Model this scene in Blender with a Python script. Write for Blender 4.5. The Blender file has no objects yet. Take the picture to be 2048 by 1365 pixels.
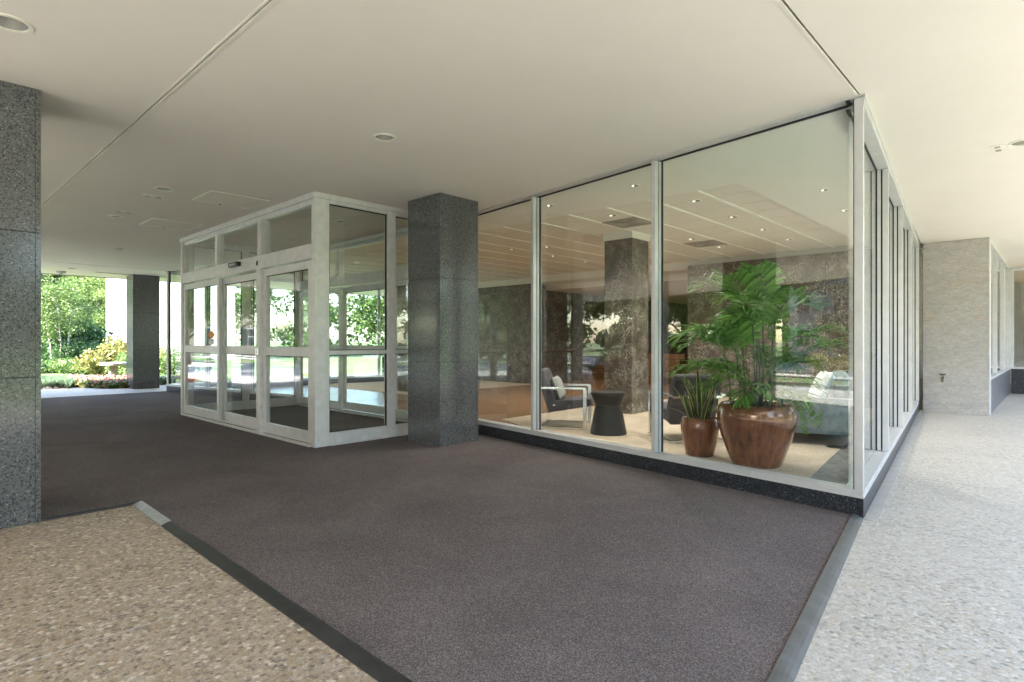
import bpy, bmesh, math, random
import numpy as np
from mathutils import Vector, Matrix, noise as mnoise
R = math.radians
random.seed(7); rng = np.random.default_rng(7)
scene = bpy.context.scene
col = scene.collection

# ------------------------------------------------------------------ camera, sky, sun, exposure
H, F, CX, CY = 1.25, 1168.0, 1024.0, 682.5          # eye height and the photograph's focal length in pixels
cam_d = bpy.data.cameras.new('camera'); cam = bpy.data.objects.new('camera', cam_d); col.objects.link(cam)
cam.location = (0, 0, H); cam.rotation_euler = (R(90), 0, 0)
cam_d.sensor_width = 36; cam_d.lens = 36 * F / 2048; cam_d.clip_end = 2000; cam_d.clip_start = 0.05
scene.camera = cam
SUN_EL, SUN_AZ = 40.0, 223.0                         # degrees; azimuth clockwise from +Y: behind the camera, a little to its left
w = bpy.data.worlds.new('World'); scene.world = w; w.use_nodes = True
nt = w.node_tree; bg = nt.nodes['Background']
sky = nt.nodes.new('ShaderNodeTexSky'); sky.sky_type = 'NISHITA'; sky.sun_disc = False
sky.sun_elevation = R(SUN_EL); sky.sun_rotation = R(SUN_AZ); sky.air_density = 1.0; sky.dust_density = 1.5; sky.ozone_density = 1.0
nt.links.new(sky.outputs[0], bg.inputs[0]); bg.inputs[1].default_value = 0.15
sd = bpy.data.lights.new('sun', 'SUN'); sun = bpy.data.objects.new('sun', sd); col.objects.link(sun)
sd.energy = 4.5; sd.angle = R(0.5); sd.color = (1.0, 0.945, 0.86)
_az = R(SUN_AZ); _d = Vector((math.sin(_az) * math.cos(R(SUN_EL)), math.cos(_az) * math.cos(R(SUN_EL)), math.sin(R(SUN_EL))))
sun.rotation_euler = _d.to_track_quat('Z', 'Y').to_euler(); sun.location = _d * 60
scene.render.engine = 'CYCLES'
vs = scene.view_settings; vs.view_transform = 'Standard'; vs.look = 'None'; vs.gamma = 1.0; vs.use_curve_mapping = False
vs.exposure = 3.45
cy = scene.cycles
cy.use_denoising = True; cy.max_bounces = 12; cy.diffuse_bounces = 6; cy.glossy_bounces = 5; cy.transmission_bounces = 4
cy.transparent_max_bounces = 40; cy.caustics_reflective = False; cy.caustics_refractive = False; cy.sample_clamp_indirect = 6.0
scene.render.film_transparent = False

# ------------------------------------------------------------------ plan: a runs along the doors to the far left, b runs into the building
TA = R(46.8)
A = Vector((-math.sin(TA), math.cos(TA))); B = Vector((math.cos(TA), math.sin(TA)))
def W(a, b): return (A.x * a + B.x * b, A.y * a + B.y * b)
def PX(u, v, z):                                     # a pixel and the height of the plane it lies on
    Y = (z - H) * F / (CY - v); return ((u - CX) / F * Y, Y)
def AB(p): return (p[0] * A.x + p[1] * A.y, p[0] * B.x + p[1] * B.y)
CEIL = 3.0

# ------------------------------------------------------------------ materials
def new_mat(name):
    m = bpy.data.materials.new(name); m.use_nodes = True
    return m, m.node_tree, m.node_tree.nodes['Principled BSDF']
def nd(nt, t, **k):
    n = nt.nodes.new('ShaderNode' + t)
    for a, v in k.items():
        if a.startswith('i_'): n.inputs[int(a[2:]) if a[2:].isdigit() else a[2:].replace('_', ' ')].default_value = v
        else: setattr(n, a, v)
    return n
def ramp(nt, fac, stops, interp='LINEAR'):
    r = nd(nt, 'ValToRGB'); cr = r.color_ramp; cr.interpolation = interp
    while len(cr.elements) > 1: cr.elements.remove(cr.elements[-1])
    cr.elements[0].position = stops[0][0]; cr.elements[0].color = (*stops[0][1], 1)
    for p, c in stops[1:]:
        e = cr.elements.new(p); e.color = (*c, 1)
    nt.links.new(fac, r.inputs[0]); return r.outputs[0]
def coords(nt, scale=(1, 1, 1), rot=(0, 0, 0)):
    t = nd(nt, 'TexCoord'); m = nd(nt, 'Mapping'); m.inputs['Scale'].default_value = scale; m.inputs['Rotation'].default_value = rot
    nt.links.new(t.outputs['Object'], m.inputs[0]); return m.outputs[0]
def noise(nt, v, scale, detail=4, rough=.55, dist=0):
    n = nd(nt, 'TexNoise'); n.inputs['Scale'].default_value = scale; n.inputs['Detail'].default_value = detail
    n.inputs['Roughness'].default_value = rough; n.inputs['Distortion'].default_value = dist
    nt.links.new(v, n.inputs['Vector']); return n.outputs['Fac']
def voro(nt, v, scale, feat='F1', rand=1.0):
    n = nd(nt, 'TexVoronoi'); n.feature = feat; n.inputs['Scale'].default_value = scale; n.inputs['Randomness'].default_value = rand
    nt.links.new(v, n.inputs['Vector']); return n
def mix(nt, fac, a, b, mode='MIX'):
    m = nd(nt, 'Mix'); m.data_type = 'RGBA'; m.blend_type = mode
    for i, x in ((0, fac), (6, a), (7, b)):
        if hasattr(x, 'links') or hasattr(x, 'is_output'): nt.links.new(x, m.inputs[i])
        elif isinstance(x, tuple): m.inputs[i].default_value = (*x, 1)
        else: m.inputs[i].default_value = x
    return m.outputs[2]
def math_n(nt, op, a, b=None):
    m = nd(nt, 'Math'); m.operation = op
    for i, x in ((0, a), (1, b)):
        if x is None: continue
        if hasattr(x, 'is_output'): nt.links.new(x, m.inputs[i])
        else: m.inputs[i].default_value = x
    return m.outputs[0]
def bump(nt, h, b, strength=.3, dist=.01):
    n = nd(nt, 'Bump'); n.inputs['Strength'].default_value = strength; n.inputs['Distance'].default_value = dist
    nt.links.new(h, n.inputs['Height']); nt.links.new(n.outputs[0], b.inputs['Normal'])
def plain(name, c, rough=.5, metal=0.0, var=.06, vscale=3.0, spec=.5):
    m, nt, b = new_mat(name)
    v = coords(nt); f = noise(nt, v, vscale, 5)
    lo = tuple(x * (1 - var * 2) for x in c); hi = tuple(min(1, x * (1 + var * 2)) for x in c)
    nt.links.new(ramp(nt, f, [(.25, lo), (.75, hi)]), b.inputs['Base Color'])
    rr = ramp(nt, f, [(.3, (rough * .85,) * 3), (.7, (min(1, rough * 1.15),) * 3)])
    nt.links.new(rr, b.inputs['Roughness'])
    b.inputs['Metallic'].default_value = metal; b.inputs['Specular IOR Level'].default_value = spec
    return m

def m_aggregate(name, cols, wash, haze, sc=50):
    m, nt, b = new_mat(name); v = coords(nt)
    vo = voro(nt, v, sc); vs_ = voro(nt, v, sc * 2.6)
    pick = nd(nt, 'SeparateColor'); nt.links.new(vo.outputs['Color'], pick.inputs[0])
    c1 = ramp(nt, pick.outputs[0], cols, 'CONSTANT')
    pk2 = nd(nt, 'SeparateColor'); nt.links.new(vs_.outputs['Color'], pk2.inputs[0])
    c2 = ramp(nt, pk2.outputs[0], cols, 'CONSTANT')
    c = mix(nt, .38, c1, c2)
    edge = ramp(nt, vo.outputs['Distance'], [(.34, (0, 0, 0)), (.66, (1, 1, 1))])
    c = mix(nt, math_n(nt, 'MULTIPLY', edge, .45), c, wash)
    big = noise(nt, v, 1.3, 6, .6); c = mix(nt, math_n(nt, 'MULTIPLY', ramp(nt, big, [(.35, (0, 0, 0)), (.75, (1, 1, 1))]), haze), c, tuple(x * 1.15 for x in wash))
    stain = noise(nt, v, 3.1, 4, .6, .4); c = mix(nt, math_n(nt, 'MULTIPLY', ramp(nt, stain, [(.62, (0, 0, 0)), (.8, (1, 1, 1))]), .35), c, (.16, .11, .06))
    nt.links.new(c, b.inputs['Base Color']); b.inputs['Roughness'].default_value = .62
    hgt = math_n(nt, 'SUBTRACT', 1.0, vo.outputs['Distance']); bump(nt, hgt, b, .55, .006)
    return m
warm_stops = [(0, (.06, .05, .04)), (.12, (.34, .26, .17)), (.30, (.22, .165, .10)), (.48, (.40, .33, .24)), (.62, (.29, .25, .20)), (.76, (.25, .17, .09)), (.87, (.60, .54, .45)), (.95, (.07, .065, .06))]
cool_stops = [(0, (.22, .20, .17)), (.14, (.50, .46, .40)), (.34, (.40, .36, .30)), (.52, (.58, .55, .49)), (.70, (.44, .42, .39)), (.84, (.46, .37, .26)), (.91, (.68, .66, .62)), (.97, (.15, .15, .15))]
M = {}
M['aggregate_warm'] = m_aggregate('aggregate_warm', [(p, (min(.8, c[0] * 1.3), min(.8, c[1] * 1.32), min(.8, c[2] * 1.42))) for p, c in warm_stops], (.37, .305, .24), .2, 50)
M['aggregate_cool'] = m_aggregate('aggregate_cool', [(p, tuple(x * 1.0 for x in c)) for p, c in cool_stops], (.50, .465, .42), .35, 52)

def m_granite():
    m, nt, b = new_mat('granite'); v = coords(nt)
    vo = voro(nt, v, 120); pick = nd(nt, 'SeparateColor'); nt.links.new(vo.outputs['Color'], pick.inputs[0])
    c = ramp(nt, pick.outputs[0], [(0, (.03, .031, .033)), (.24, (.14, .144, .147)), (.55, (.18, .184, .188)), (.8, (.125, .129, .133)), (.975, (.34, .35, .36))], 'CONSTANT')
    f = noise(nt, v, 160, 3, .6); c = mix(nt, .35, c, ramp(nt, f, [(.3, (.03, .031, .033)), (.7, (.17, .172, .175))]))
    nt.links.new(c, b.inputs['Base Color']); b.inputs['Roughness'].default_value = .13; b.inputs['Specular IOR Level'].default_value = .55
    return m
M['granite'] = m_granite()
def m_plinth():
    m, nt, b = new_mat('plinth_granite'); v = coords(nt)
    vo = voro(nt, v, 120); pick = nd(nt, 'SeparateColor'); nt.links.new(vo.outputs['Color'], pick.inputs[0])
    c = ramp(nt, pick.outputs[0], [(0, (.012, .014, .018)), (.45, (.03, .034, .042)), (.75, (.055, .06, .07)), (.975, (.17, .18, .19))], 'CONSTANT')
    nt.links.new(c, b.inputs['Base Color']); b.inputs['Roughness'].default_value = .3
    return m
M['plinth'] = m_plinth()
def m_marble(name, lo, mid, hi, vein, vs, tan=None, rough=.22, stretch=(1, 1, 1), bs=7):
    m, nt, b = new_mat(name); v = coords(nt, stretch)
    f = noise(nt, v, bs, 10, .74, .7); c = ramp(nt, f, [(.25, lo), (.5, mid), (.78, hi)])
    g = noise(nt, v, vs, 5, .6, 2.2); band = ramp(nt, g, [(.475, (0, 0, 0)), (.5, (1, 1, 1)), (.525, (0, 0, 0))])
    k = noise(nt, v, 3.3, 3, .5); msk = ramp(nt, k, [(.40, (0, 0, 0)), (.58, (1, 1, 1))])
    c = mix(nt, math_n(nt, 'MULTIPLY', math_n(nt, 'MULTIPLY', band, msk), .95), c, vein)
    if tan:
        t = noise(nt, v, 2.6, 6, .65, 1.2); c = mix(nt, math_n(nt, 'MULTIPLY', ramp(nt, t, [(.55, (0, 0, 0)), (.72, (1, 1, 1))]), .6), c, tan)
    nt.links.new(c, b.inputs['Base Color']); b.inputs['Roughness'].default_value = rough
    return m
M['marble_in'] = m_marble('marble_polished', (.022, .018, .014), (.095, .076, .058), (.26, .225, .185), (.72, .67, .60), 8, (.15, .095, .06), .3)
M['marble_out'] = m_marble('marble_weathered_daylit', (.31, .30, .28), (.47, .45, .425), (.60, .58, .55), (.76, .74, .70), 9, (.54, .36, .17), .5, (1, 1, 2.6), 11)  # same stone as the lobby wall; weathering and daylight paleness both in its colour
M['marble_floor'] = m_marble('marble_floor', (.12, .12, .115), (.22, .22, .21), (.32, .32, .31), (.55, .55, .53), 9, None, .18, (2, 2, 1))

def m_soffit(name, c):
    m, nt, b = new_mat(name); v = coords(nt)
    f = noise(nt, v, .7, 5, .6, .3); g = noise(nt, v, 5, 4, .5)
    cc = ramp(nt, f, [(.3, tuple(x * .95 for x in c)), (.7, c)]); cc = mix(nt, .1, cc, ramp(nt, g, [(.3, tuple(x * .85 for x in c)), (.7, c)]))
    nt.links.new(cc, b.inputs['Base Color']); b.inputs['Roughness'].default_value = .75
    bump(nt, g, b, .06, .01); return m
M['soffit'] = m_soffit('painted_plaster', (.83, .775, .715))
M['ceiling_in'] = m_soffit('lobby_plaster', (.82, .79, .74))
M['tile'] = m_soffit('ceiling_tile', (.76, .72, .66))
M['tbar'] = plain('tile_grid_metal', (.92, .90, .85), .35)
def m_carpet(name, c1, c2, c3, rib, scale):
    m, nt, b = new_mat(name); v = coords(nt, (1, 1, 1), (0, 0, TA))
    vo = voro(nt, v, scale, 'F1', .55); pick = nd(nt, 'SeparateColor'); nt.links.new(vo.outputs['Color'], pick.inputs[0])
    c = ramp(nt, pick.outputs[0], [(0, c1), (.4, c2), (.8, c3)], 'CONSTANT')
    big = noise(nt, v, 1.1, 6, .6, .6); c = mix(nt, 1.0, c, ramp(nt, big, [(.3, (.80, .80, .80)), (.7, (1.1, 1.1, 1.1))]), 'MULTIPLY')
    nt.links.new(c, b.inputs['Base Color']); b.inputs['Roughness'].default_value = .95; b.inputs['Specular IOR Level'].default_value = .12
    wv = nd(nt, 'TexWave'); wv.inputs['Scale'].default_value = rib; nt.links.new(v, wv.inputs['Vector'])
    bump(nt, math_n(nt, 'ADD', math_n(nt, 'SUBTRACT', 1.0, vo.outputs['Distance']), wv.outputs['Fac']), b, .5, .004); return m
M['mat_carpet'] = m_carpet('entrance_carpet', (.108, .089, .087), (.168, .142, .140), (.248, .214, .211), 40, 230)
M['rug'] = m_carpet('lobby_carpet', (.42, .34, .25), (.50, .42, .32), (.58, .50, .40), 20, 130)
def m_wood(name, c1, c2, rough, plank=(7, 1.1, 1)):
    m, nt, b = new_mat(name); v = coords(nt, (1, 1, 1), (0, 0, -TA))
    br = nd(nt, 'TexBrick'); br.inputs['Scale'].default_value = 1; br.inputs['Brick Width'].default_value = plank[1]; br.inputs['Row Height'].default_value = .08
    br.inputs['Mortar Size'].default_value = .002; br.inputs['Color1'].default_value = (*c1, 1); br.inputs['Color2'].default_value = (*c2, 1); br.inputs['Mortar'].default_value = (c1[0] * .4, c1[1] * .4, c1[2] * .4, 1)
    nt.links.new(v, br.inputs['Vector'])
    v2 = coords(nt, (3, 40, 3), (0, 0, -TA)); f = noise(nt, v2, 2, 5); c = mix(nt, .3, br.outputs['Color'], ramp(nt, f, [(.3, tuple(x * .6 for x in c1)), (.7, c2)]))
    nt.links.new(c, b.inputs['Base Color']); b.inputs['Roughness'].default_value = rough; return m
M['wood_floor'] = m_wood('oak_floor', (.25, .125, .055), (.34, .19, .09), .22)
M['wood'] = m_wood('walnut_leg', (.16, .06, .025), (.20, .085, .035), .35)
M['alu'] = plain('anodised_aluminium', (.66, .66, .66), .36, .3, .04, 9)
M['alu2'] = plain('door_aluminium', (.78, .77, .755), .36, .15, .05, 12)
M['rubber'] = plain('black_rubber', (.02, .02, .021), .55, 0, .2, 20)
M['strip_grey'] = plain('worn_rubber_edge', (.10, .105, .105), .42, 0, .25, 9)
M['strip_dark'] = plain('dark_rubber_edge', (.028, .029, .03), .45, 0, .3, 12)
M['strip_metal'] = plain('scuffed_metal_edge', (.42, .43, .44), .38, .4, .15, 15)
M['chrome'] = plain('chrome', (.72, .72, .71), .2, 1.0, .02)
M['grey_fabric'] = plain('charcoal_fabric', (.085, .075, .082), .9, 0, .15, 120, .2)
M['pillow_grey'] = plain('grey_linen', (.30, .30, .27), .9, 0, .12, 90, .2)
M['black_table'] = plain('black_lacquer', (.018, .017, .017), .5, 0, .2, 12)
M['white_fabric'] = plain('white_linen', (.68, .72, .74), .9, 0, .1, 40, .2)
def m_tweed():
    m, nt, b = new_mat('blue_grey_tweed')
    c = None
    for s in ((130, 12, 130), (12, 130, 12)):
        v = coords(nt, s); f = noise(nt, v, 1, 3); r = ramp(nt, f, [(.35, (.07, .10, .11)), (.65, (.24, .29, .30))]); c = r if c is None else mix(nt, .5, c, r)
    nt.links.new(c, b.inputs['Base Color']); b.inputs['Roughness'].default_value = .92; return m
M['tweed'] = m_tweed()
def m_glaze():
    m, nt, b = new_mat('copper_glaze'); v = coords(nt, (11, 11, .55)); f = noise(nt, v, 1.5, 5, .7, .2)
    v2 = coords(nt); g = noise(nt, v2, 3, 4)
    c = ramp(nt, f, [(.30, (.045, .022, .022)), (.44, (.20, .070, .035)), (.60, (.34, .125, .055)), (.72, (.46, .27, .16)), (.82, (.10, .06, .055))])
    c = mix(nt, .2, c, ramp(nt, g, [(.3, (.12, .05, .03)), (.7, (.30, .14, .06))]))
    nt.links.new(c, b.inputs['Base Color']); b.inputs['Roughness'].default_value = .16; b.inputs['Metallic'].default_value = .25
    b.inputs['Coat Weight'].default_value = .5; b.inputs['Coat Roughness'].default_value = .12
    bump(nt, noise(nt, v2, 14, 3), b, .12, .01); return m
M['glaze'] = m_glaze()
M['soil'] = plain('potting_soil', (.045, .032, .022), .95, 0, .4, 60)
M['mulch'] = plain('bark_mulch', (.05, .038, .04), .95, 0, .5, 25)
def m_leaf(name, c1, c2, rough=.45, trans=.25):
    m, nt, b = new_mat(name); g = nd(nt, 'NewGeometry')
    c = ramp(nt, g.outputs['Random Per Island'], [(0, c1), (1, c2)])
    oi = nd(nt, 'ObjectInfo'); hs = nd(nt, 'HueSaturation'); nt.links.new(c, hs.inputs['Color'])
    nt.links.new(math_n(nt, 'ADD', math_n(nt, 'MULTIPLY', oi.outputs['Random'], .35), .8), hs.inputs['Value'])
    nt.links.new(hs.outputs[0], b.inputs['Base Color']); b.inputs['Roughness'].default_value = rough; b.inputs['Specular IOR Level'].default_value = .3
    t = nd(nt, 'BsdfTranslucent'); nt.links.new(hs.outputs[0], t.inputs['Color']); ms = nd(nt, 'MixShader'); ms.inputs[0].default_value = trans
    nt.links.new(b.outputs[0], ms.inputs[1]); nt.links.new(t.outputs[0], ms.inputs[2])
    nt.links.new(ms.outputs[0], nt.nodes['Material Output'].inputs[0]); return m
M['leaf_tree'] = m_leaf('tree_leaf', (.035, .075, .018), (.11, .17, .04))
M['leaf_light'] = m_leaf('light_leaf', (.08, .15, .04), (.17, .24, .07))
M['leaf_dark'] = m_leaf('hedge_leaf', (.03, .075, .025), (.07, .14, .045))
M['leaf_gold'] = m_leaf('gold_leaf', (.14, .18, .04), (.42, .36, .14))
M['leaf_palm'] = m_leaf('palm_leaflet', (.07, .19, .035), (.22, .40, .10), .36, .4)
M['leaf_sans'] = m_leaf('snake_plant_leaf', (.03, .065, .03), (.055, .10, .045), .4, .1)
M['leaf_edge'] = m_leaf('snake_plant_margin', (.46, .46, .13), (.60, .58, .22), .4, .1)
M['flower'] = m_leaf('begonia_petal', (.50, .12, .12), (.66, .46, .50), .5, .3)
M['bronze'] = m_leaf('bronze_leaf', (.20, .09, .04), (.22, .20, .06), .4, .2)
M['liriope'] = m_leaf('liriope_blade', (.05, .11, .04), (.20, .28, .16), .4, .2)
M['stem'] = plain('palm_stem', (.06, .085, .04), .5, 0, .3, 30)
M['bark'] = plain('tree_bark', (.085, .068, .05), .9, 0, .35, 12)
M['bark_pale'] = plain('pale_bark', (.32, .29, .24), .85, 0, .25, 14)
def m_ground(name, c1, c2, sc, rough=.95):
    m, nt, b = new_mat(name); v = coords(nt); f = noise(nt, v, sc, 8, .7); g = noise(nt, v, sc * .06, 4)
    c = ramp(nt, f, [(.3, c1), (.7, c2)]); c = mix(nt, .25, c, ramp(nt, g, [(.35, c1), (.65, c2)]))
    nt.links.new(c, b.inputs['Base Color']); b.inputs['Roughness'].default_value = rough; bump(nt, f, b, .3, .02); return m
M['lawn'] = m_ground('lawn_grass', (.05, .095, .025), (.12, .17, .05), 9)
M['asphalt'] = m_ground('asphalt', (.035, .035, .036), (.075, .075, .075), 30)
M['road_concrete'] = m_ground('road_concrete', (.26, .255, .245), (.38, .37, .355), 12, .85)
M['concrete'] = m_ground('concrete', (.36, .345, .32), (.50, .48, .45), 6, .85)
M['mortar'] = m_ground('joint_mortar', (.50, .50, .48), (.66, .66, .65), 40, .9)
M['dark_joint'] = plain('dark_joint', (.03, .03, .03), .9)
M['red_kerb'] = plain('red_kerb_paint', (.42, .05, .04), .7, 0, .15, 4)
M['white_wall'] = plain('white_stucco', (.80, .79, .76), .85, 0, .03, 2)
M['cream_wall'] = plain('cream_stucco', (.58, .50, .36), .85, 0, .06, 2)
M['pale_wall'] = plain('pale_brick_wall', (.42, .43, .45), .85, 0, .08, 3)
M['slate'] = plain('slate_roof', (.10, .105, .12), .7, 0, .2, 6)
M['win_dark'] = plain('window_dark_glass', (.03, .04, .055), .08, 0, .1, 1)
M['white_paint'] = plain('white_paint', (.78, .78, .76), .5, 0, .03)
M['spandrel'] = plain('spandrel_metal', (.17, .18, .195), .38, .35, .06, 5)
M['dark_plastic'] = plain('black_plastic', (.02, .02, .02), .4)
M['grey_plastic'] = plain('grey_plastic', (.45, .45, .44), .4)
M['orange'] = plain('orange_sticker', (.80, .30, .03), .5)
M['paper'] = plain('white_sticker', (.75, .75, .72), .5)
M['blue_plastic'] = plain('blue_plastic', (.03, .12, .45), .35)
M['brass'] = plain('brass_tap', (.16, .13, .09), .4, .8)
M['stone'] = m_ground('cast_stone', (.30, .28, .25), (.46, .43, .39), 14, .9)
M['reflector'] = plain('downlight_reflector', (.72, .70, .66), .25, .6)
M['trim_white'] = plain('downlight_trim', (.82, .78, .70), .5)
M['hollow'] = plain('downlight_hollow', (.13, .12, .10), .5)
M['diffuser'] = plain('air_diffuser', (.36, .33, .29), .6, 0, .15, 10)
def m_emit(name, c, s):
    m, nt, b = new_mat(name); b.inputs['Base Color'].default_value = (*c, 1); b.inputs['Emission Color'].default_value = (*c, 1); b.inputs['Emission Strength'].default_value = s; return m
M['added_glow'] = m_emit('added_lamp_glow', (1, .93, .82), .14)  # glow added to the downlights, which are mostly off
M['tube_on'] = m_emit('tube_lit', (1, .97, .92), 1.0)
def m_glass(name, tint, r0, wave):
    m, nt, b = new_mat(name); nt.nodes.remove(b)
    lw = nd(nt, 'LayerWeight'); lw.inputs['Blend'].default_value = .5
    f5 = math_n(nt, 'POWER', lw.outputs['Facing'], 5.0); fac = math_n(nt, 'ADD', math_n(nt, 'MULTIPLY', f5, 1 - r0), r0)
    tr = nd(nt, 'BsdfTransparent'); tr.inputs[0].default_value = (*tint, 1)
    gl = nd(nt, 'BsdfGlossy'); gl.inputs['Roughness'].default_value = 0.0; gl.inputs['Color'].default_value = (1, 1, 1, 1)
    v = coords(nt); n = noise(nt, v, 1.6, 1, .4); bp = nd(nt, 'Bump'); bp.inputs['Strength'].default_value = wave; bp.inputs['Distance'].default_value = .02
    nt.links.new(n, bp.inputs['Height']); nt.links.new(bp.outputs[0], gl.inputs['Normal'])
    ms = nd(nt, 'MixShader'); nt.links.new(fac, ms.inputs[0]); nt.links.new(tr.outputs[0], ms.inputs[1]); nt.links.new(gl.outputs[0], ms.inputs[2])
    nt.links.new(ms.outputs[0], nt.nodes['Material Output'].inputs[0]); return m
M['glass'] = m_glass('plate_glass', (.965, .985, .975), .05, .035)
M['glass_door'] = m_glass('door_glass', (.955, .98, .97), .06, .06)
M['car_black'] = plain('black_car_paint', (.012, .012, .014), .12, .3)
M['car_teal'] = plain('teal_car_paint', (.10, .24, .27), .18, .3)
M['car_silver'] = plain('silver_car_paint', (.32, .36, .42), .2, .5)
M['tyre'] = plain('tyre_rubber', (.018, .018, .018), .8)

# ------------------------------------------------------------------ helpers
class MB:
    def __init__(s): s.v = []; s.f = []
    def add(s, vs, fs):
        o = len(s.v); s.v += [tuple(x) for x in vs]; s.f += [tuple(i + o for i in f) for f in fs]; return s
    def prism(s, poly, z0, z1):
        n = len(poly)
        a = sum(poly[i][0] * poly[(i + 1) % n][1] - poly[(i + 1) % n][0] * poly[i][1] for i in range(n))
        if a < 0: poly = poly[::-1]
        vs = [(p[0], p[1], z0) for p in poly] + [(p[0], p[1], z1) for p in poly]
        fs = [tuple(range(n))[::-1], tuple(range(n, 2 * n))] + [(i, (i + 1) % n, n + (i + 1) % n, n + i) for i in range(n)]
        return s.add(vs, fs)
    def ab(s, a0, a1, b0, b1, z0, z1): return s.prism([W(a0, b0), W(a1, b0), W(a1, b1), W(a0, b1)], z0, z1)
    def box(s, x0, x1, y0, y1, z0, z1): return s.prism([(x0, y0), (x1, y0), (x1, y1), (x0, y1)], z0, z1)
    def fr(s, fr, s0, s1, n0, n1, z0, z1):
        O, D, N = fr; P = lambda t, n: (O[0] + D[0] * t + N[0] * n, O[1] + D[1] * t + N[1] * n)
        return s.prism([P(s0, n0), P(s1, n0), P(s1, n1), P(s0, n1)], z0, z1)
    def frm(s, fr, s1, n0, n1, z0, z1, k=1.291):      # starts on the mitre line of the wall corner
        O, D, N = fr; P = lambda t, n: (O[0] + D[0] * t + N[0] * n, O[1] + D[1] * t + N[1] * n)
        return s.prism([P(-n0 * k, n0), P(s1, n0), P(s1, n1), P(-n1 * k, n1)], z0, z1)
    def ring(s, c, r, n=24): return [(c[0] + r * math.cos(2 * math.pi * i / n), c[1] + r * math.sin(2 * math.pi * i / n)) for i in range(n)]
    def lathe(s, c, prof, n=32, cap=(True, True)):
        vs = []; fs = []
        for r, z in prof: vs += [(c[0] + r * math.cos(2 * math.pi * i / n), c[1] + r * math.sin(2 * math.pi * i / n), z) for i in range(n)]
        for k in range(len(prof) - 1): fs += [(k * n + i, k * n + (i + 1) % n, (k + 1) * n + (i + 1) % n, (k + 1) * n + i) for i in range(n)]
        if cap[0]: fs.append(tuple(range(n))[::-1])
        if cap[1]: fs.append(tuple(range((len(prof) - 1) * n, len(prof) * n)))
        return s.add(vs, fs)
    def tube(s, pts, rad, n=8):
        pts = [Vector(p) for p in pts]; rad = rad if isinstance(rad, (list, tuple)) else [rad] * len(pts); vs = []; fs = []
        for i, p in enumerate(pts):
            t = (pts[min(i + 1, len(pts) - 1)] - pts[max(i - 1, 0)]).normalized()
            u = t.cross(Vector((0, 0, 1)) if abs(t.z) < .95 else Vector((1, 0, 0))).normalized(); v_ = t.cross(u)
            vs += [tuple(p + (u * math.cos(2 * math.pi * k / n) + v_ * math.sin(2 * math.pi * k / n)) * rad[i]) for k in range(n)]
        for i in range(len(pts) - 1): fs += [(i * n + k, i * n + (k + 1) % n, (i + 1) * n + (k + 1) % n, (i + 1) * n + k) for k in range(n)]
        fs += [tuple(range(n))[::-1], tuple(range((len(pts) - 1) * n, len(pts) * n))]
        return s.add(vs, fs)
    def bar(s, p, q, w, h):                           # rectangular bar between two points
        p, q = Vector(p), Vector(q); t = (q - p).normalized(); u = t.cross(Vector((0, 0, 1)) if abs(t.z) < .95 else Vector((0, 1, 0))).normalized(); v_ = u.cross(t)
        vs = [tuple(c + u * a * w / 2 + v_ * b_ * h / 2) for c in (p, q) for a, b_ in ((-1, -1), (1, -1), (1, 1), (-1, 1))]
        return s.add(vs, [(0, 1, 2, 3), (7, 6, 5, 4)] + [(i, i + 4, (i + 1) % 4 + 4, (i + 1) % 4) for i in range(4)])
    def build(s, name, m, parent=None, smooth=False, bevel=0, fix=True, auto=None):
        off = Vector((0, 0, 0))
        if parent is not None and parent.get('_off'): off = Vector(parent['_off'])
        me = bpy.data.meshes.new(name); me.from_pydata([(x - off.x, y - off.y, z - off.z) for x, y, z in s.v], [], s.f)
        if fix or bevel:
            bm = bmesh.new(); bm.from_mesh(me)
            if fix: bmesh.ops.recalc_face_normals(bm, faces=bm.faces)
            if bevel: bmesh.ops.bevel(bm, geom=[e for e in bm.edges if e.calc_face_angle(0) > .6], offset=bevel, segments=2, affect='EDGES', profile=.6)
            bm.to_mesh(me); bm.free()
        ms = m if isinstance(m, list) else [m]
        for x in ms: me.materials.append(x)
        if smooth: me.polygons.foreach_set('use_smooth', [True] * len(me.polygons))
        if smooth and auto is not None:
            me.set_sharp_from_angle(angle=R(auto))
        o = bpy.data.objects.new(name, me); col.objects.link(o)
        if parent is not None:
            o.parent = parent
            if parent.get('_off'): o['_off'] = list(off)
        return o
def tag(o, label=None, cat=None, group=None, kind=None):
    if label: o['label'] = label
    if cat: o['category'] = cat
    if group: o['group'] = group
    if kind: o['kind'] = kind
    return o
def thing(name, label, cat, loc=(0, 0, 0), rz=0, group=None, local=False):
    o = bpy.data.objects.new(name, None); o.empty_display_size = .1; col.objects.link(o); o.location = loc; o.rotation_euler = (0, 0, rz)
    if not local: o['_off'] = list(loc)
    return tag(o, label, cat, group)
def copy_tree(o, parent=None):
    c = o.copy(); col.objects.link(c); c.parent = parent
    for ch in list(o.children): copy_tree(ch, c)
    return c
def struct(o): o['kind'] = 'structure'; return o
def soup(name, V, Q, m, parent=None, mi=None):         # numpy vertex soup of quads
    me = bpy.data.meshes.new(name); nv = len(V); nf = len(Q)
    me.vertices.add(nv); me.vertices.foreach_set('co', np.asarray(V, dtype=np.float32).ravel())
    me.loops.add(nf * 4); me.loops.foreach_set('vertex_index', np.asarray(Q, dtype=np.int32).ravel())
    me.polygons.add(nf); me.polygons.foreach_set('loop_start', np.arange(nf, dtype=np.int32) * 4)
    for x in (m if isinstance(m, list) else [m]): me.materials.append(x)
    if mi is not None: me.polygons.foreach_set('material_index', np.asarray(mi, dtype=np.int32))
    me.update(calc_edges=True); me.validate()
    o = bpy.data.objects.new(name, me); col.objects.link(o)
    if parent is not None: o.parent = parent
    return o
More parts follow.
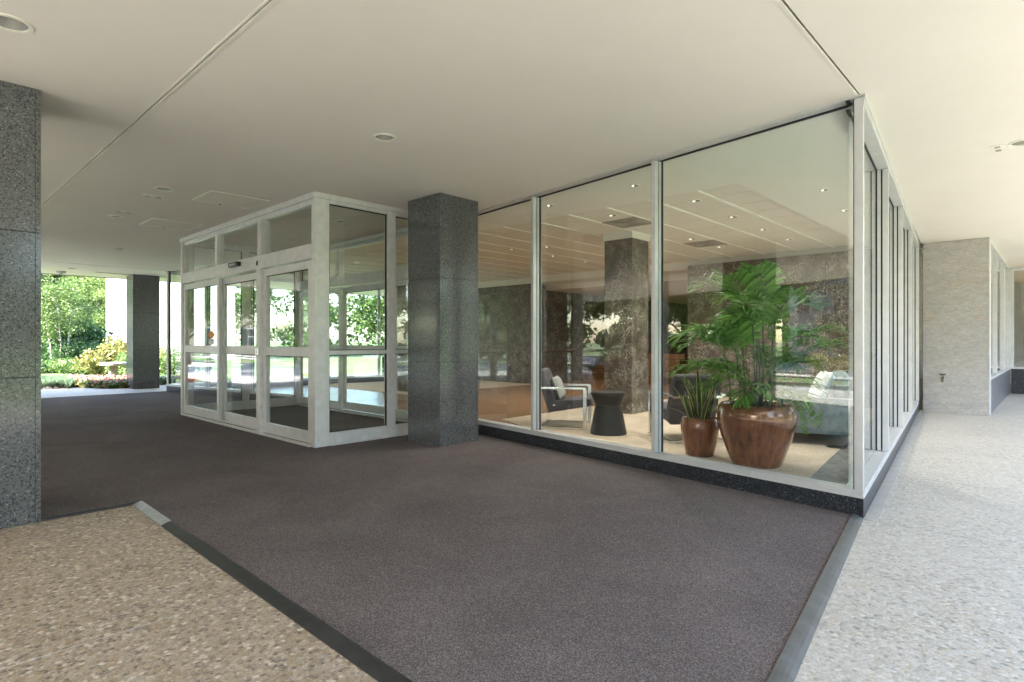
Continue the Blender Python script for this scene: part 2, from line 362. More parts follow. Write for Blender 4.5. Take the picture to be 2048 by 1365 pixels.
def leaf_quads(P, size, up=.3, aspect=.55):            # random leaf quads at points P
    n = len(P); d = rng.normal(size=(n, 3)); d[:, 2] += up; d /= np.linalg.norm(d, axis=1)[:, None]
    e = rng.normal(size=(n, 3)); e -= (e * d).sum(1)[:, None] * d; e /= np.linalg.norm(e, axis=1)[:, None]; g = np.cross(d, e)
    s = size * rng.uniform(.6, 1.3, n)[:, None]
    V = np.stack([P - e * s * .5, P + g * s * aspect * .5 + d * s * .08, P + e * s * .5, P - g * s * aspect * .5 + d * s * .08], 1).reshape(-1, 3)
    return V, np.arange(n * 4).reshape(-1, 4)
def blob(n, rad, shell=.55):
    d = rng.normal(size=(n, 3)); d /= np.linalg.norm(d, axis=1)[:, None]
    return d * (rng.uniform(shell ** 3, 1, n) ** (1 / 3))[:, None] * np.array(rad)

# ------------------------------------------------------------------ ground, drive, street
g = MB().prism([(-500, -500), (500, -500), (500, 500), (-500, 500)], -.6, -.16); struct(g.build('ground', M['lawn']))
struct(MB().ab(-40, 48, -7.2, -.16, -.5, -.13).build('driveway', M['road_concrete']))
struct(MB().ab(-120, 120, -21, -13, -.5, -.145).build('street', M['road_concrete']))
struct(MB().ab(-120, 120, -12.6, -11.2, -.5, -.10).build('sidewalk', M['concrete']))
struct(MB().ab(-40, 48, -7.35, -7.2, -.5, -.02).build('kerb', M['concrete']))
struct(MB().ab(-120, 120, -13.0, -12.8, -.5, -.03).build('kerb', M['concrete']))
struct(MB().ab(-120, 120, -21.2, -21.0, -.5, -.03).build('kerb', M['concrete']))
struct(MB().ab(-40, 48, -.16, -.01, -.5, -.012).build('kerb', M['concrete']))
struct(MB().ab(20.5, 34, -.165, -.005, -.3, -.004).build('red_kerb', M['red_kerb']))
# pavement: exposed-aggregate slabs with open joints over a mortar bed
bed = struct(MB().prism([W(-3.6, 0), W(19.2, 0), W(19.2, 30), W(-3.6, 30)], -.5, -.0145).build('pavement', M['mortar']))
def slab(a0, a1, b0, b1, m): MB().ab(a0 + .005, a1 - .005, b0 + .005, b1 - .005, -.03, -.012).build('slab', M[m], bed)
al = [-3.6, 1.3]
bl = [.0, 1.27, 3.0, 4.73, 6.46, 8.2, 9.9, 11.6, 13.3, 15.0, 16.7, 18.4]
for i in range(len(al) - 1):
    for j in range(len(bl) - 1): slab(-3.6, 1.3 if 1 <= j <= 2 else (1.9 if j > 2 else .8), bl[j], bl[j + 1], 'aggregate_cool')
wl = [.80, 2.97, 5.14, 7.3, 9.5, 11.7, 13.9, 16.26, 19.2]
for i in range(len(wl) - 1): slab(wl[i], wl[i + 1], 0, 1.27 if i != 0 else 1.27, 'aggregate_warm')
for i in range(2): slab(wl[i] + (.5 if i == 0 else 0), wl[i + 1], 1.27, 1.5, 'aggregate_warm')
for b0, b1 in ((1.27, 4.73), (4.73, 8.2), (8.2, 13), (13, 18), (18, 24)): slab(16.26, 19.2, b0, b1, 'aggregate_cool')

# ------------------------------------------------------------------ entrance carpet with edge strips
C0 = (2.493, 4.142); A_V0, B_V0 = 6.346, 3.397; ACEN = 8.65
rug_pts = [(.396, 1.40), tuple(Vector((.396, 1.40)).lerp(Vector((2.457, 4.2136)), .6)), (2.457, 4.2136)]
ab_poly = [(1.03, 4.74), (6.345, 5.54), (10.955, 5.54), (16.27, 4.74), (16.27, .72), (5.19, .72), (5.19, 1.337)]
poly = [rug_pts[0], rug_pts[1], rug_pts[2]] + [W(*p) for p in ab_poly[1:]]
mat_o = MB().prism(poly, -.012, 0).build('entrance_mat', M['mat_carpet'])
tag(mat_o, 'brown ribbed carpet covering the covered walk before the glass doors', 'carpet')
def wedge(p, q, side, wdt, h0, h1, name, m, rnd=False):
    p, q = Vector(p), Vector(q); d = (q - p).normalized(); n = Vector((-d.y, d.x)) * side
    prof = [(0, h1)] + [(wdt * t, h1 - (h1 - h0) * (t ** 2)) for t in (.25, .5, .75, 1)] + [(wdt, -.012), (0, -.012)]
    vs = [(*(c + n * x), z) for c in (p, q) for x, z in prof]; k = len(prof)
    MB().add(vs, [tuple(range(k)), tuple(range(k, 2 * k))] + [(i, (i + 1) % k, k + (i + 1) % k, k + i) for i in range(k)]).build(name, m, mat_o, smooth=False)
p0 = Vector(rug_pts[0]); p2 = Vector(rug_pts[2]); wedge(p0, p2, -1, .072, -.009, .012, 'edge_strip', M['strip_grey'])
k0, k1 = Vector(W(5.19, 1.337)), Vector(rug_pts[0])
ks = [k0.lerp(k1, t) for t in (0, .09, .16, 1)]
wedge(ks[0], ks[1], -1, .062, -.008, .012, 'edge_strip', M['strip_metal']); wedge(ks[1], ks[2], -1, .064, -.008, .010, 'edge_strip', M['strip_metal']); wedge(ks[2], ks[3], -1, .066, -.008, .011, 'edge_strip', M['strip_dark'])
wedge(Vector(W(5.19, .72)), k0, 1, .035, -.010, .012, 'edge_strip', M['strip_dark'])

# ------------------------------------------------------------------ canopy soffit
sof = struct(MB().prism([W(-1.8, -7), W(19.1, -7), W(19.1, 31), W(-1.8, 31)], 3.27, 3.8).build('canopy', M['soffit']))
def panel(poly_ab, z0=CEIL, z1=3.268, name='ceiling_panel', m='soffit', par=None): return MB().prism([W(*p) for p in poly_ab], z0, z1).build(name, M[m], par or sof)
g_ = .005
panel([(1.04 + g_, 1.337 + g_), (16.26 - g_, 1.337 + g_), (16.26 - g_, 4.72), (10.955, 5.525), (6.345, 5.525), (1.04 + g_, 4.725)])
panel([(-1.8, -7), (19.1, -7), (19.1, 1.337 - g_), (-1.8, 1.337 - g_)])
fa, fb = 1.03, 4.725                                     # where the glass corner stands
panel([(-1.8, 1.337 + g_), (1.04 - g_, 1.337 + g_), (1.04 - g_, 4.725), (1.83, 12.7), (.883, 12.7), (.883, 18.4), (-1.8, 18.4)])
panel([(16.26 + g_, 1.337 + g_), (19.1, 1.337 + g_), (19.1, 24), (15.4, 24), (15.4, 12.7), (16.26 + g_, 4.725)])
for p, q in (((1.04, 1.337), (16.26, 1.337)),):
    MB().ab(p[0], q[0], 1.337 + g_, 1.337 + g_ + .02, CEIL - .006, CEIL + .05).build('joint_bead', M['trim_white'], sof)
    MB().ab(p[0], q[0], 1.337 - g_ - .012, 1.337 - g_, CEIL - .004, CEIL + .05).build('joint_bead', M['trim_white'], sof)
MB().ab(1.04 + g_, 1.04 + g_ + .02, 1.337 + g_ + .022, 4.70, CEIL - .006, CEIL + .05).build('joint_bead', M['trim_white'], sof)
MB().ab(16.26 - g_ - .02, 16.26 - g_, 1.337 + g_ + .022, 4.70, CEIL - .006, CEIL + .05).build('joint_bead', M['trim_white'], sof)
# edge fascia of the canopy
MB().ab(-1.85, -1.8, -7, 31, 2.98, 3.85).build('fascia', M['concrete'], sof); MB().ab(19.1, 19.15, -7, 31, 2.98, 3.85).build('fascia', M['concrete'], sof); MB().ab(-1.85, 19.15, -7.05, -7.0, 2.98, 3.85).build('fascia', M['concrete'], sof)

# ------------------------------------------------------------------ granite columns
def column(a0, b0, label, sz=.62, mt='granite', tiers=(.0, 1.0, 2.0, CEIL)):
    x, y = W(a0 + sz / 2, b0 + sz / 2); t = thing('granite_column', label, 'column', (x, y, -.012), group='granite clad columns under the canopy')
    for k in range(len(tiers) - 1):
        z0 = tiers[k] - (.012 if k == 0 else 0); z1 = tiers[k + 1]
        for (u0, u1, v0, v1) in ((a0, a0 + sz, b0, b0 + .03), (a0, a0 + sz, b0 + sz - .03, b0 + sz), (a0, a0 + .03, b0 + .032, b0 + sz - .032), (a0 + sz - .03, a0 + sz, b0 + .032, b0 + sz - .032)):
            MB().ab(u0, u1, v0, v1, z0 + .002, z1 - .003).build('granite_panel', M[mt], t, bevel=.0015)
    MB().ab(a0 + .008, a0 + sz - .008, b0 + .008, b0 + sz - .008, -.012, CEIL).build('core', M['dark_joint'], t)
    return t
column(5.18, .10, 'pale speckled granite column cut by the frame edge beside the bare aggregate paving')
ca, cb = AB((-.848, 6.87)); column(ca, cb, 'dark granite column standing between the glass entrance box and lobby windows')
fa_, fb_ = AB((-9.93, 15.3)); column(fa_, fb_, 'far dark granite column beside the flower bed and stone table')
column(11.5, .10, 'dark granite column at the kerb, mirrored in the lobby glass')

# ------------------------------------------------------------------ glass walls
def glass_wall(label, O, D, N, L, ticks, blocks, head=.0, z_pl=.128, wide=.045):
    fr = (O, D, N); t = thing('glass_wall', label, 'glass wall', (O[0], O[1], -.012))
    MB().frm(fr, blocks[1] - .002, -.16, 0, -.012, z_pl).build('plinth_block', M['plinth'], t)
    for i in range(1, len(blocks) - 1): MB().fr(fr, blocks[i] + .002, blocks[i + 1] - .002, -.16, 0, -.012, z_pl).build('plinth_block', M['plinth'], t, bevel=.002)
    MB().frm(fr, L, -.13, .004, z_pl + .001, z_pl + .014).build('sill', M['alu'], t); MB().frm(fr, L, -.126, -.002, z_pl + .0141, z_pl + .052).build('sill_rail', M['alu'], t)
    zt = CEIL - .022
    MB().frm(fr, L, -.16, .012, CEIL - .010 if not head else CEIL - .0243, CEIL + .03).build('head_channel', M['alu'], t); MB().fr(fr, .02, L, -.115, -.088, CEIL - .020, CEIL - .0105).build('head_gasket', M['dark_joint'], t)
    if head:
        MB().frm(fr, L, -.124, .004, CEIL - head, CEIL - .0245).build('head_rail', M['alu'], t); zt = CEIL - head - .002
        MB().fr(fr, .02, L, -.113, -.089, zt - .010, zt).build('head_gasket', M['dark_joint'], t); zt -= .010
    for k, s in enumerate(ticks):
        if k == 0: continue
        zm = CEIL - (head + .002 if head else .0245)
        mu = MB().fr(fr, s - wide / 2, s + wide / 2, -.047, .004, z_pl + .0535, zm).build('mullion', M['alu'], t, bevel=.003)
        MB().fr(fr, s - wide / 2 + .008, s + wide / 2 - .008, -.060, -.0475, z_pl + .0535, zm).build('reveal', M['dark_joint'], mu)
        MB().fr(fr, s - wide / 2, s + wide / 2, -.124, -.0605, z_pl + .0535, zm).build('inner_mullion', M['alu'], mu, bevel=.002)
        for sg in (-1, 1):
            e0 = s + sg * (wide / 2 + .001)
            MB().fr(fr, min(e0, e0 + sg * .006), max(e0, e0 + sg * .006), -.112, -.090, z_pl + .0535, zt).build('gasket', M['dark_joint'], mu)
    for i in range(len(ticks) - 1):
        MB().fr(fr, ticks[i] + (.03 if i else .025), ticks[i + 1] - wide / 2 - .001, -.105, -.097, z_pl + .0525, zt).build('pane', M['glass'], t)
    return fr
d1 = Vector((-.6197, .7849)).normalized(); n1 = Vector((-d1.y, d1.x)); n1 = n1 if n1.y < 0 else -n1
d2 = Vector((.6046, .7965)).normalized(); n2 = Vector((d2.y, -d2.x))
L1 = 5.36
f1 = glass_wall('long lobby window wall right of the dark column, plants behind it', C0, tuple(d1), tuple(n1), L1, [.055, 1.84, 3.63, L1 - .03], [0.0, 1.07, 2.02, 2.1 + 1.0, 4.2, L1])
f2 = glass_wall('receding lobby window wall beside the pale stone pavement and marble block', C0, tuple(d2), tuple(n2), 7.95, [.055, 1.93, 3.88, 5.83, 7.88], [.165, 2.3, 4.6, 6.3, 7.94], head=.075)
def corner_post(P, da, db, lab):
    t = thing('corner_post', lab, 'post', (P[0], P[1], .14)); P = Vector(P); da, db = Vector(da), Vector(db); o = P + da * .002 + db * .002
    MB().prism([tuple(o), tuple(o + da * .06), tuple(o + da * .06 + db * .06), tuple(o + db * .06)], .1805, CEIL - .0105).build('post', M['alu'], t, bevel=.004)
    MB().prism([tuple(o + da * .061 + db * .03), tuple(o + da * .069 + db * .03), tuple(o + da * .069 + db * .058), tuple(o + da * .061 + db * .058)], .18, CEIL - .02).build('gasket', M['dark_joint'], t)
    MB().prism([tuple(o + db * .061 + da * .03), tuple(o + db * .069 + da * .03), tuple(o + db * .069 + da * .058), tuple(o + db * .061 + da * .058)], .18, CEIL - .08).build('gasket', M['dark_joint'], t)
corner_post(C0, d1, d2, 'silver corner post of the lobby glass nearest the pale pavement')
def mirror(p): a, b = AB(p); return W(2 * ACEN - a, b)
def mdir(d): a, b = AB(d); return W(-a, b)
L0 = mirror(C0)
corner_post(L0, mdir(d1), mdir(d2), 'thin silver corner post of the lobby glass near the far column')
f3 = glass_wall('far lobby window wall behind the entrance box', L0, mdir(d1), mdir(n1), L1, [.055, 1.84, 3.63, L1 - .03], [0.0, 1.07, 2.02, 3.1, 4.2, L1])
f4 = glass_wall('lobby end window wall facing the garden hedge', L0, mdir(d2), mdir(n2), 7.95, [.055, 1.93, 3.88, 5.83, 7.88], [.165, 2.3, 4.6, 6.3, 7.94], head=.075)
# concrete drip strip at the foot of the receding window wall
struct(MB().fr(f2, -.02, 7.9, .002, .085, -.02, -.006).build('drip_strip', M['concrete']))

# ------------------------------------------------------------------ glass entrance box (vestibule)
VX = thing('entrance_vestibule', 'aluminium and glass entrance box with sliding doors on the brown carpet', 'vestibule', (*W(ACEN, 4.45), 0))
a0, a1 = A_V0, 2 * ACEN - A_V0; b0, b1 = B_V0, 5.45
def vp(name, x0, x1, y0, y1, z0, z1, m='alu2', par=None, bv=.003): return MB().ab(x0, x1, y0, y1, z0, z1).build(name, M[m], par or VX, bevel=bv)
for x in (a0, a1 - .085): vp('corner_post', x, x + .085, b0, b0 + .155, 0, 2.93)
for sgn, x in ((1, a0), (-1, a1)):
    q = lambda u, v: (min(x + sgn * u, x + sgn * v), max(x + sgn * u, x + sgn * v))
    e0, e1 = q(0, .06)
    vp('jamb', *q(.004, .07), b0 + .157, b0 + .187, .0, 2.93); vp('side_post', *q(-.008, .075), b0 + 1.01, b0 + 1.13, 0, 2.93)
    vp('end_post', *q(0, .07), b1 - .03, b1 + .05, 0, 2.93)
    for y0, y1 in ((b0 + .188, b0 + 1.008), (b0 + 1.132, b1 - .032)):
        vp('bottom_rail', *q(.0, .06), y0, y1, .022, .155); vp('sill_strip', *q(-.014, .07), y0, y1, 0, .020); vp('middle_rail', *q(.002, .055), y0, y1, 1.085, 1.135)
        vp('top_rail', *q(.0, .06), y0, y1, 2.89, 2.93)
        for z0, z1 in ((.157, 1.083), (1.137, 2.888)):
            vp('gasket', *q(.02, .04), y0, y0 + .012, z0, z1, 'dark_joint', None, 0); vp('gasket', *q(.02, .04), y1 - .012, y1, z0, z1, 'dark_joint', None, 0)
            vp('gasket', *q(.02, .04), y0 + .012, y1 - .012, z1 - .010, z1, 'dark_joint', None, 0); vp('gasket', *q(.02, .04), y0 + .012, y1 - .012, z0, z0 + .008, 'dark_joint', None, 0)
            MB().ab(*q(.027, .035), y0 + .012, y1 - .012, z0 + .008, z1 - .010).build('side_pane', M['glass_door'], VX)
    vp('head_trim', *q(-.014, .10), b0 - .014 + .12, b1 + .06, 2.932, 2.996, 'alu2', None, .004)
def door_leaf(s0, s1, y, dz=.035, stile=.085):
    m_ = MB()
    m_.ab(s0, s0 + stile, y, y + .045, dz, 2.205); m_.ab(s1 - stile, s1, y, y + .045, dz, 2.205)
    for z0, z1 in ((dz + .001, .17), (1.06, 1.175), (2.11, 2.204)): m_.ab(s0 + stile, s1 - stile, y + .002, y + .043, z0, z1)
    d = m_.build('sliding_door', M['alu2'], VX, bevel=.002)
    for z0, z1 in ((.17, 1.06), (1.175, 2.11)):
        MB().ab(s0 + stile - .01, s1 - stile + .01, y + .019, y + .027, z0 - .01, z1 + .01).build('pane', M['glass_door'], d)
        MB().ab(s0 + stile, s0 + stile + .010, y + .006, y + .018, z0, z1).build('gasket', M['dark_joint'], d)
        MB().ab(s0 + stile, s1 - stile, y + .0045, y + .018, z1 - .009, z1).build('gasket', M['dark_joint'], d)
    return d
def front(y, outer):
    s = lambda t: a0 + t
    vp('header', s(.088), s(4.51), y + .0, y + .13, 2.225, 2.40)
    vp('head_trim', s(-.014), s(4.6) + .014, y - .014, y + .105, 2.932, 2.996, 'alu2', None, .004)
    vp('top_rail', s(.088), s(4.51), y + .03, y + .09, 2.875, 2.930)
    vp('threshold', s(.09), s(4.51), y - .03, y + .14, .001, .026, 'alu2')
    MB().ab(s(.09), s(4.51), y + .02, y + .032, .027, .032).build('track_groove', M['dark_joint'], VX)
    vp('door_post', s(1.41), s(1.52), y - .035, y + .075, .028, 2.224); vp('transom_post', s(1.41), s(1.52), y - .02, y + .1, 2.402, 2.874)
    vp('transom_post', s(2.98), s(3.06), y - .004, y + .1, 2.402, 2.874)
    for q0, q1 in ((.088, 1.408), (1.522, 2.978), (3.062, 4.51)):
        MB().ab(s(q0), s(q1), y + .05, y + .058, 2.40, 2.876).build('transom_pane', M['glass_door'], VX)
        vp('glazing_bead', s(q0), s(q0) + .03, y + .028, y + .048, 2.402, 2.874); vp('gasket', s(q0) + .03, s(q0) + .04, y + .035, y + .049, 2.402, 2.874, 'dark_joint', None, 0)
    dA = door_leaf(s(.10), s(1.405), y + .01); dB = door_leaf(s(1.46), s(3.02), y + .085); dC = door_leaf(s(2.94), s(4.50), y + .012)
    return dA, dB, dC
dA, dB, dC = front(b0, True); front(b1, False)
# door furniture: lock on the post, motion sensor on the header, stickers on the far leaf
MB().ab(a0 + 1.425, a0 + 1.505, b0 - .055, b0 - .036, 1.06, 1.16).build('lock_box', M['chrome'], VX, bevel=.006)
sn = MB().ab(a0 + 2.10, a0 + 2.42, b0 - .062, b0 - .001, 2.31, 2.375).build('motion_sensor', M['dark_plastic'], VX, bevel=.012)
MB().ab(a0 + 2.16, a0 + 2.36, b0 - .068, b0 - .063, 2.325, 2.35).build('lens', M['grey_plastic'], sn)
MB().ab(a0 + 1.55, a0 + 1.58, b0 - .012, b0 - .001, 2.27, 2.33).build('key_switch', M['dark_plastic'], VX, bevel=.004)
ys = b0 + .012 + .0175; sx = a0 + 3.15
def flatpoly(name, pts, y, m, par): MB().add([(*W(u, y), z) for u, z in pts] + [(*W(u, y - .0015), z) for u, z in pts], [tuple(range(len(pts))), tuple(range(len(pts), 2 * len(pts)))[::-1]] + [(i, (i + 1) % len(pts), len(pts) + (i + 1) % len(pts), len(pts) + i) for i in range(len(pts))]).build(name, M[m], par)
flatpoly('sticker', [(sx + .0, 1.345), (sx + .10, 1.405), (sx + .2, 1.405), (sx + .30, 1.345), (sx + .20, 1.29), (sx + .10, 1.29)], ys, 'orange', dC)
flatpoly('sticker', [(sx + .04, 1.285), (sx + .26, 1.285), (sx + .26, 1.205), (sx + .15, 1.185), (sx + .04, 1.205)], ys, 'paper', dC)

# ------------------------------------------------------------------ lobby floor, walls, ceiling
fl = struct(MB().prism([W(2.0, 5.03), W(6.2, 5.66), W(11.1, 5.66), W(15.3, 5.03), W(15.3, 23), W(1.9, 23), W(1.9, 12.6)], -.012, .004).build('lobby_floor', M['wood_floor']))
def inset(p, q): return p
i1 = Vector(C0) - n1 * .165; i2 = Vector(C0) - n2 * .165
# marble border inside both glass walls, then the carpet
mcor = Vector(C0) + d1 * .22 + d2 * .22
mb = MB(); mb.prism([tuple(mcor), tuple(mcor + d1 * 5.0), tuple(mcor + d1 * 5.0 + d2 * .32), tuple(mcor + d2 * .33 + d1 * .33), tuple(mcor + d2 * 7.4 + d1 * .33), tuple(mcor + d2 * 7.4)], -.01, .010)
struct(mb.build('floor_border', M['marble_floor']))
cA = mcor + d2 * .331 + d1 * .331
rug = MB().prism([tuple(cA), tuple(cA + d1 * 2.9), PX(1004, 840.5, 0), PX(1172, 816, 0), W(5.9, 12.75), tuple(cA + d2 * 7.05)], .004, .013).build('lobby_carpet', M['rug'])
tag(rug, 'beige woven carpet under the lobby seating', 'carpet')
rug2 = MB().prism([W(11.0, 8.2), W(15.2, 8.2), W(15.2, 12.7), W(11.0, 12.7)], .004, .012).build('lobby_carpet', M['rug']); tag(rug2, 'beige carpet seen through the entrance doors under a dark bench', 'carpet')
wr = MB().ab(1.95, 6.33, 12.72, 18.4, -.01, 3.0).build('marble_wall', M['marble_in']); tag(wr, 'dark brown veined marble wall behind the palm', 'wall')
for x in (3.4, 4.9): MB().ab(x - .003, x + .003, 12.716, 12.722, .0, 2.98).build('joint', M['dark_joint'], wr)
wl_ = MB().ab(11.36, 15.35, 12.9, 19, -.01, 3.0).build('marble_wall', M['marble_in']); tag(wl_, 'dark marble wall at the back of the lobby beside the stair rail', 'wall')
MB().ab(12.15, 12.22, 12.892, 12.899, .38, .50).build('outlet_plate', M['dark_plastic'], wl_)
# back hall
hb = MB(); hb.ab(6.33, 11.36, 23, 23.2, 0, 2.8); tag(hb.build('back_wall', M['cream_wall']), 'plain wall at the end of the hall behind the lobby', 'wall')
hs_ = MB(); hs_.ab(6.0, 6.33, 18.4, 23.2, 0, 2.8); tag(hs_.build('hall_side_wall', M['marble_in']), 'marble side wall of the hall behind the lobby', 'wall')
hs2 = MB(); hs2.ab(11.36, 11.7, 19, 23.2, 0, 2.8); tag(hs2.build('hall_side_wall', M['marble_in']), 'marble side wall of the hall beyond the stair', 'wall')
lc = struct(MB().prism([W(1.3, 4.9), W(16.0, 4.9), W(15.3, 23.2), W(1.5, 23.2)], 3.262, 3.268).build('lobby_ceiling', M['ceiling_in']))
T = (2.61, 14.69, 6.434, 12.87)
def cp(poly, z0=2.998, z1=3.26, m='ceiling_in'): MB().prism([W(*p) for p in poly], z0, z1).build('ceiling_panel', M[m], lc)
cp([(1.11, 4.765), (6.345, 5.555), (10.955, 5.555), (16.19, 4.765), (T[1], T[2]), (T[0], T[2])])
cp([(1.11, 4.765), (T[0], T[2]), (T[0], T[3]), (1.93, 12.6)])
cp([(16.19, 4.765), (15.37, 12.6), (T[1], T[3]), (T[1], T[2])])
cp([(T[0], T[3]), (T[1], T[3]), (15.37, 13.6), (1.93, 13.6)], 2.94)
cp([(6.1, 13.6), (11.5, 13.6), (11.5, 23.2), (6.1, 23.2)], 2.78)
tz = 3.12
cols_a = np.arange(T[0], T[1] - .01, .6555); na = len(cols_a); rows_b = [T[2]] + [T[2] + .30 + .6136 * k for k in range(11)]
ta = (T[1] - T[0]) / 18.0
tmesh = {}
for j in range(len(rows_b) - 1):
    for i in range(18):
        bw = rows_b[j + 1] - rows_b[j]; key = round(bw, 3)
        cxy = W(T[0] + (i + .5) * ta, (rows_b[j] + rows_b[j + 1]) / 2)
        if key not in tmesh:
            o = MB().box(-ta / 2 + .005, ta / 2 - .005, -bw / 2 + .004, bw / 2 - .004, 0, .02).build('ceiling_tile', M['tile'], lc, bevel=.003); tmesh[key] = o.data
        else: o = bpy.data.objects.new('ceiling_tile', tmesh[key]); col.objects.link(o); o.parent = lc
        o.location = (cxy[0], cxy[1], tz); o.rotation_euler = (0, 0, math.atan2(A.y, A.x))
for i in range(1, 18): MB().ab(T[0] + i * ta - .016, T[0] + i * ta + .016, T[2], T[3], tz - .012, tz + .002).build('grid_bar', M['tbar'], lc)
for r_ in rows_b[1:-1]: MB().ab(T[0], T[1], r_ - .006, r_ + .006, tz + .002, tz + .008).build('grid_bar', M['diffuser'], lc)
# lobby marble column with plaster cap
ic = thing('lobby_column', 'brown marble column with white cap inside the lobby', 'column', (*PX(1250, 828, 0), 0))
iA, iB = AB(PX(1263.5, 830.4, 0)); isz = .55
MB().ab(iA, iA + isz, iB, iB + isz, 0, 3.0).build('shaft', M['marble_in'], ic, bevel=.004)
MB().ab(iA - .02, iA + isz + .02, iB - .02, iB + isz + .02, 3.0, 3.118).build('cap', M['ceiling_in'], ic)
ic2 = copy_tree(ic); ic2.location.x, ic2.location.y = ic.location.x + A.x * 6.2, ic.location.y + A.y * 6.2
tag(ic2, 'brown marble column deeper in the lobby, nearer the entrance doors', 'column')
# stair in the hall with hand rail
st = thing('hall_stair', 'short wooden stair in the hall behind the lobby', 'stair', (*W(9.9, 16), 0))
for k in range(5): MB().ab(8.4, 11.3, 15.4 + k * .32, 17.0, .17 * k + .004, .17 * (k + 1)).build('step', M['wood_floor'], st, bevel=.006)
rl = thing('hand_rail', 'sloping brown hand rail on the back marble wall', 'rail', (*W(11.3, 13.6), .0))
MB().tube([(*W(11.29, 13.2), .95), (*W(11.29, 14.9), .95), (*W(11.29, 16.9), 1.85)], .022).build('rail', M['wood'], rl, smooth=True)
for bb, zz in ((13.5, .95), (15.9, 1.4)): MB().tube([(*W(11.29, bb), zz), (*W(11.355, bb), zz - .04)], .008).build('bracket', M['brass'], rl)

# ------------------------------------------------------------------ marble block and wing at the right
blk = thing('marble_block', 'pale daylit weathered marble block with a small tap at the window wall end', 'wall', (*W(1.3, 12.8), -.012))
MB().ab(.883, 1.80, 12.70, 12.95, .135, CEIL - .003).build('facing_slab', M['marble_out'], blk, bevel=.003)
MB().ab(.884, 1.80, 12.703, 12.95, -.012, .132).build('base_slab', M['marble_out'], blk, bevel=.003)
MB().ab(.868, .8825, 12.695, 12.96, -.012, CEIL - .004).build('corner_trim', M['alu'], blk)
MB().ab(.90, 1.90, 12.951, 18.35, -.012, .56).build('core', M['concrete'], blk)
tp = thing('wall_tap', 'small brass garden tap on the pale marble block', 'tap', (*PX(1877, 757, .62), .6))
tx = AB(PX(1877, 757, .62))[0]; 
MB().tube([(*W(tx, 12.70), .60), (*W(tx, 12.60), .60), (*W(tx, 12.57), .54)], .018).build('spout', M['brass'], tp, smooth=True)
MB().tube([(*W(tx - .045, 12.63), .665), (*W(tx + .045, 12.63), .665)], .012).build('handle', M['brass'], tp, smooth=True)
MB().tube([(*W(tx, 12.63), .60), (*W(tx, 12.63), .66)], .009).build('valve_stem', M['brass'], tp)
ws = thing('side_window_wall', 'narrow windows over grey metal panels beside the marble block', 'window wall', (*W(.9, 15.6), -.012))
for k in range(4): MB().ab(.884, .93, 12.97 + k * 1.355, 12.97 + (k + 1) * 1.355 - .01, -.012, .585).build('metal_panel', M['spandrel'], ws, bevel=.003)
MB().ab(.86, .96, 12.96, 18.39, .587, .63).build('sill', M['alu'], ws)
MB().ab(.87, .95, 12.96, 18.39, 2.94, CEIL - .003).build('head_rail', M['alu'], ws)
for y, wd in ((14.35, .02), (16.3, .10), (17.85, .07), (18.34, .05)): MB().ab(.87, .95, y - wd / 2, y + wd / 2, .632, 2.938).build('mullion', M['alu'], ws, bevel=.003)
for y0, y1 in ((12.97, 14.34), (14.36, 16.25), (16.35, 17.815), (17.885, 18.315)): MB().ab(.906, .914, y0, y1, .632, 2.938).build('pane', M['glass'], ws)
we = thing('end_window_wall', 'wide window over dark granite closing the end of the right walk', 'window wall', (*W(-3, 18.45), -.012))
for k in range(6): MB().ab(.86 - (k + 1) * 1.3 + .004, .86 - k * 1.3, 18.40, 18.6, -.012, .585).build('granite_panel', M['plinth'], we, bevel=.002)
MB().ab(-7, .86, 18.38, 18.5, .587, .63).build('sill', M['alu'], we); MB().ab(-7, .86, 18.39, 18.47, 2.93, CEIL - .003).build('head_rail', M['alu'], we)
for x in (.84, -1.6, -4.2, -6.9): MB().ab(x - .03, x + .03, 18.39, 18.47, .632, 2.928).build('mullion', M['alu'], we, bevel=.003)
for x0, x1 in ((-1.57, .81), (-4.17, -1.63), (-6.87, -4.23)): MB().ab(x0, x1, 18.43, 18.438, .632, 2.928).build('pane', M['glass'], we)
rm = struct(MB().ab(-7, 1.9, 22.5, 22.7, -.01, 3.2).build('room_wall', M['pale_wall'])); struct(MB().ab(-7, 1.9, 18.62, 22.5, -.1, .0).build('room_floor', M['wood_floor'])); struct(MB().prism([W(.96, 12.96), W(1.9, 12.96), W(1.9, 22.5), W(-7, 22.5), W(-7, 18.5), W(.96, 18.5)], 2.96, 3.2).build('room_ceiling', M['ceiling_in']))
tl = thing('tube_light', 'lit white tube light on the ceiling of the end room', 'lamp', (*W(-.6, 20.3), 2.95))
MB().ab(-.9, -.7, 18.9, 21.9, 2.905, 2.958).build('housing', M['white_paint'], tl); MB().ab(-.88, -.72, 18.92, 21.88, 2.885, 2.904).build('tube', M['tube_on'], tl)
bb_ = thing('blue_bin', 'blue plastic bin behind the sill of the end window', 'bin', (*W(.35, 19.1), 0))
bc = W(.3, 19.1); MB().lathe(bc, [(.0, .02), (.22, .02), (.27, .95), (.29, .95), (.29, .98), (.255, .98), (.21, .05), (0, .05)], 4, (False, False)).build('bin_body', M['blue_plastic'], bb_); MB().lathe(bc, [(.24, .0), (.24, .02)], 4).build('base', M['dark_plastic'], bb_)

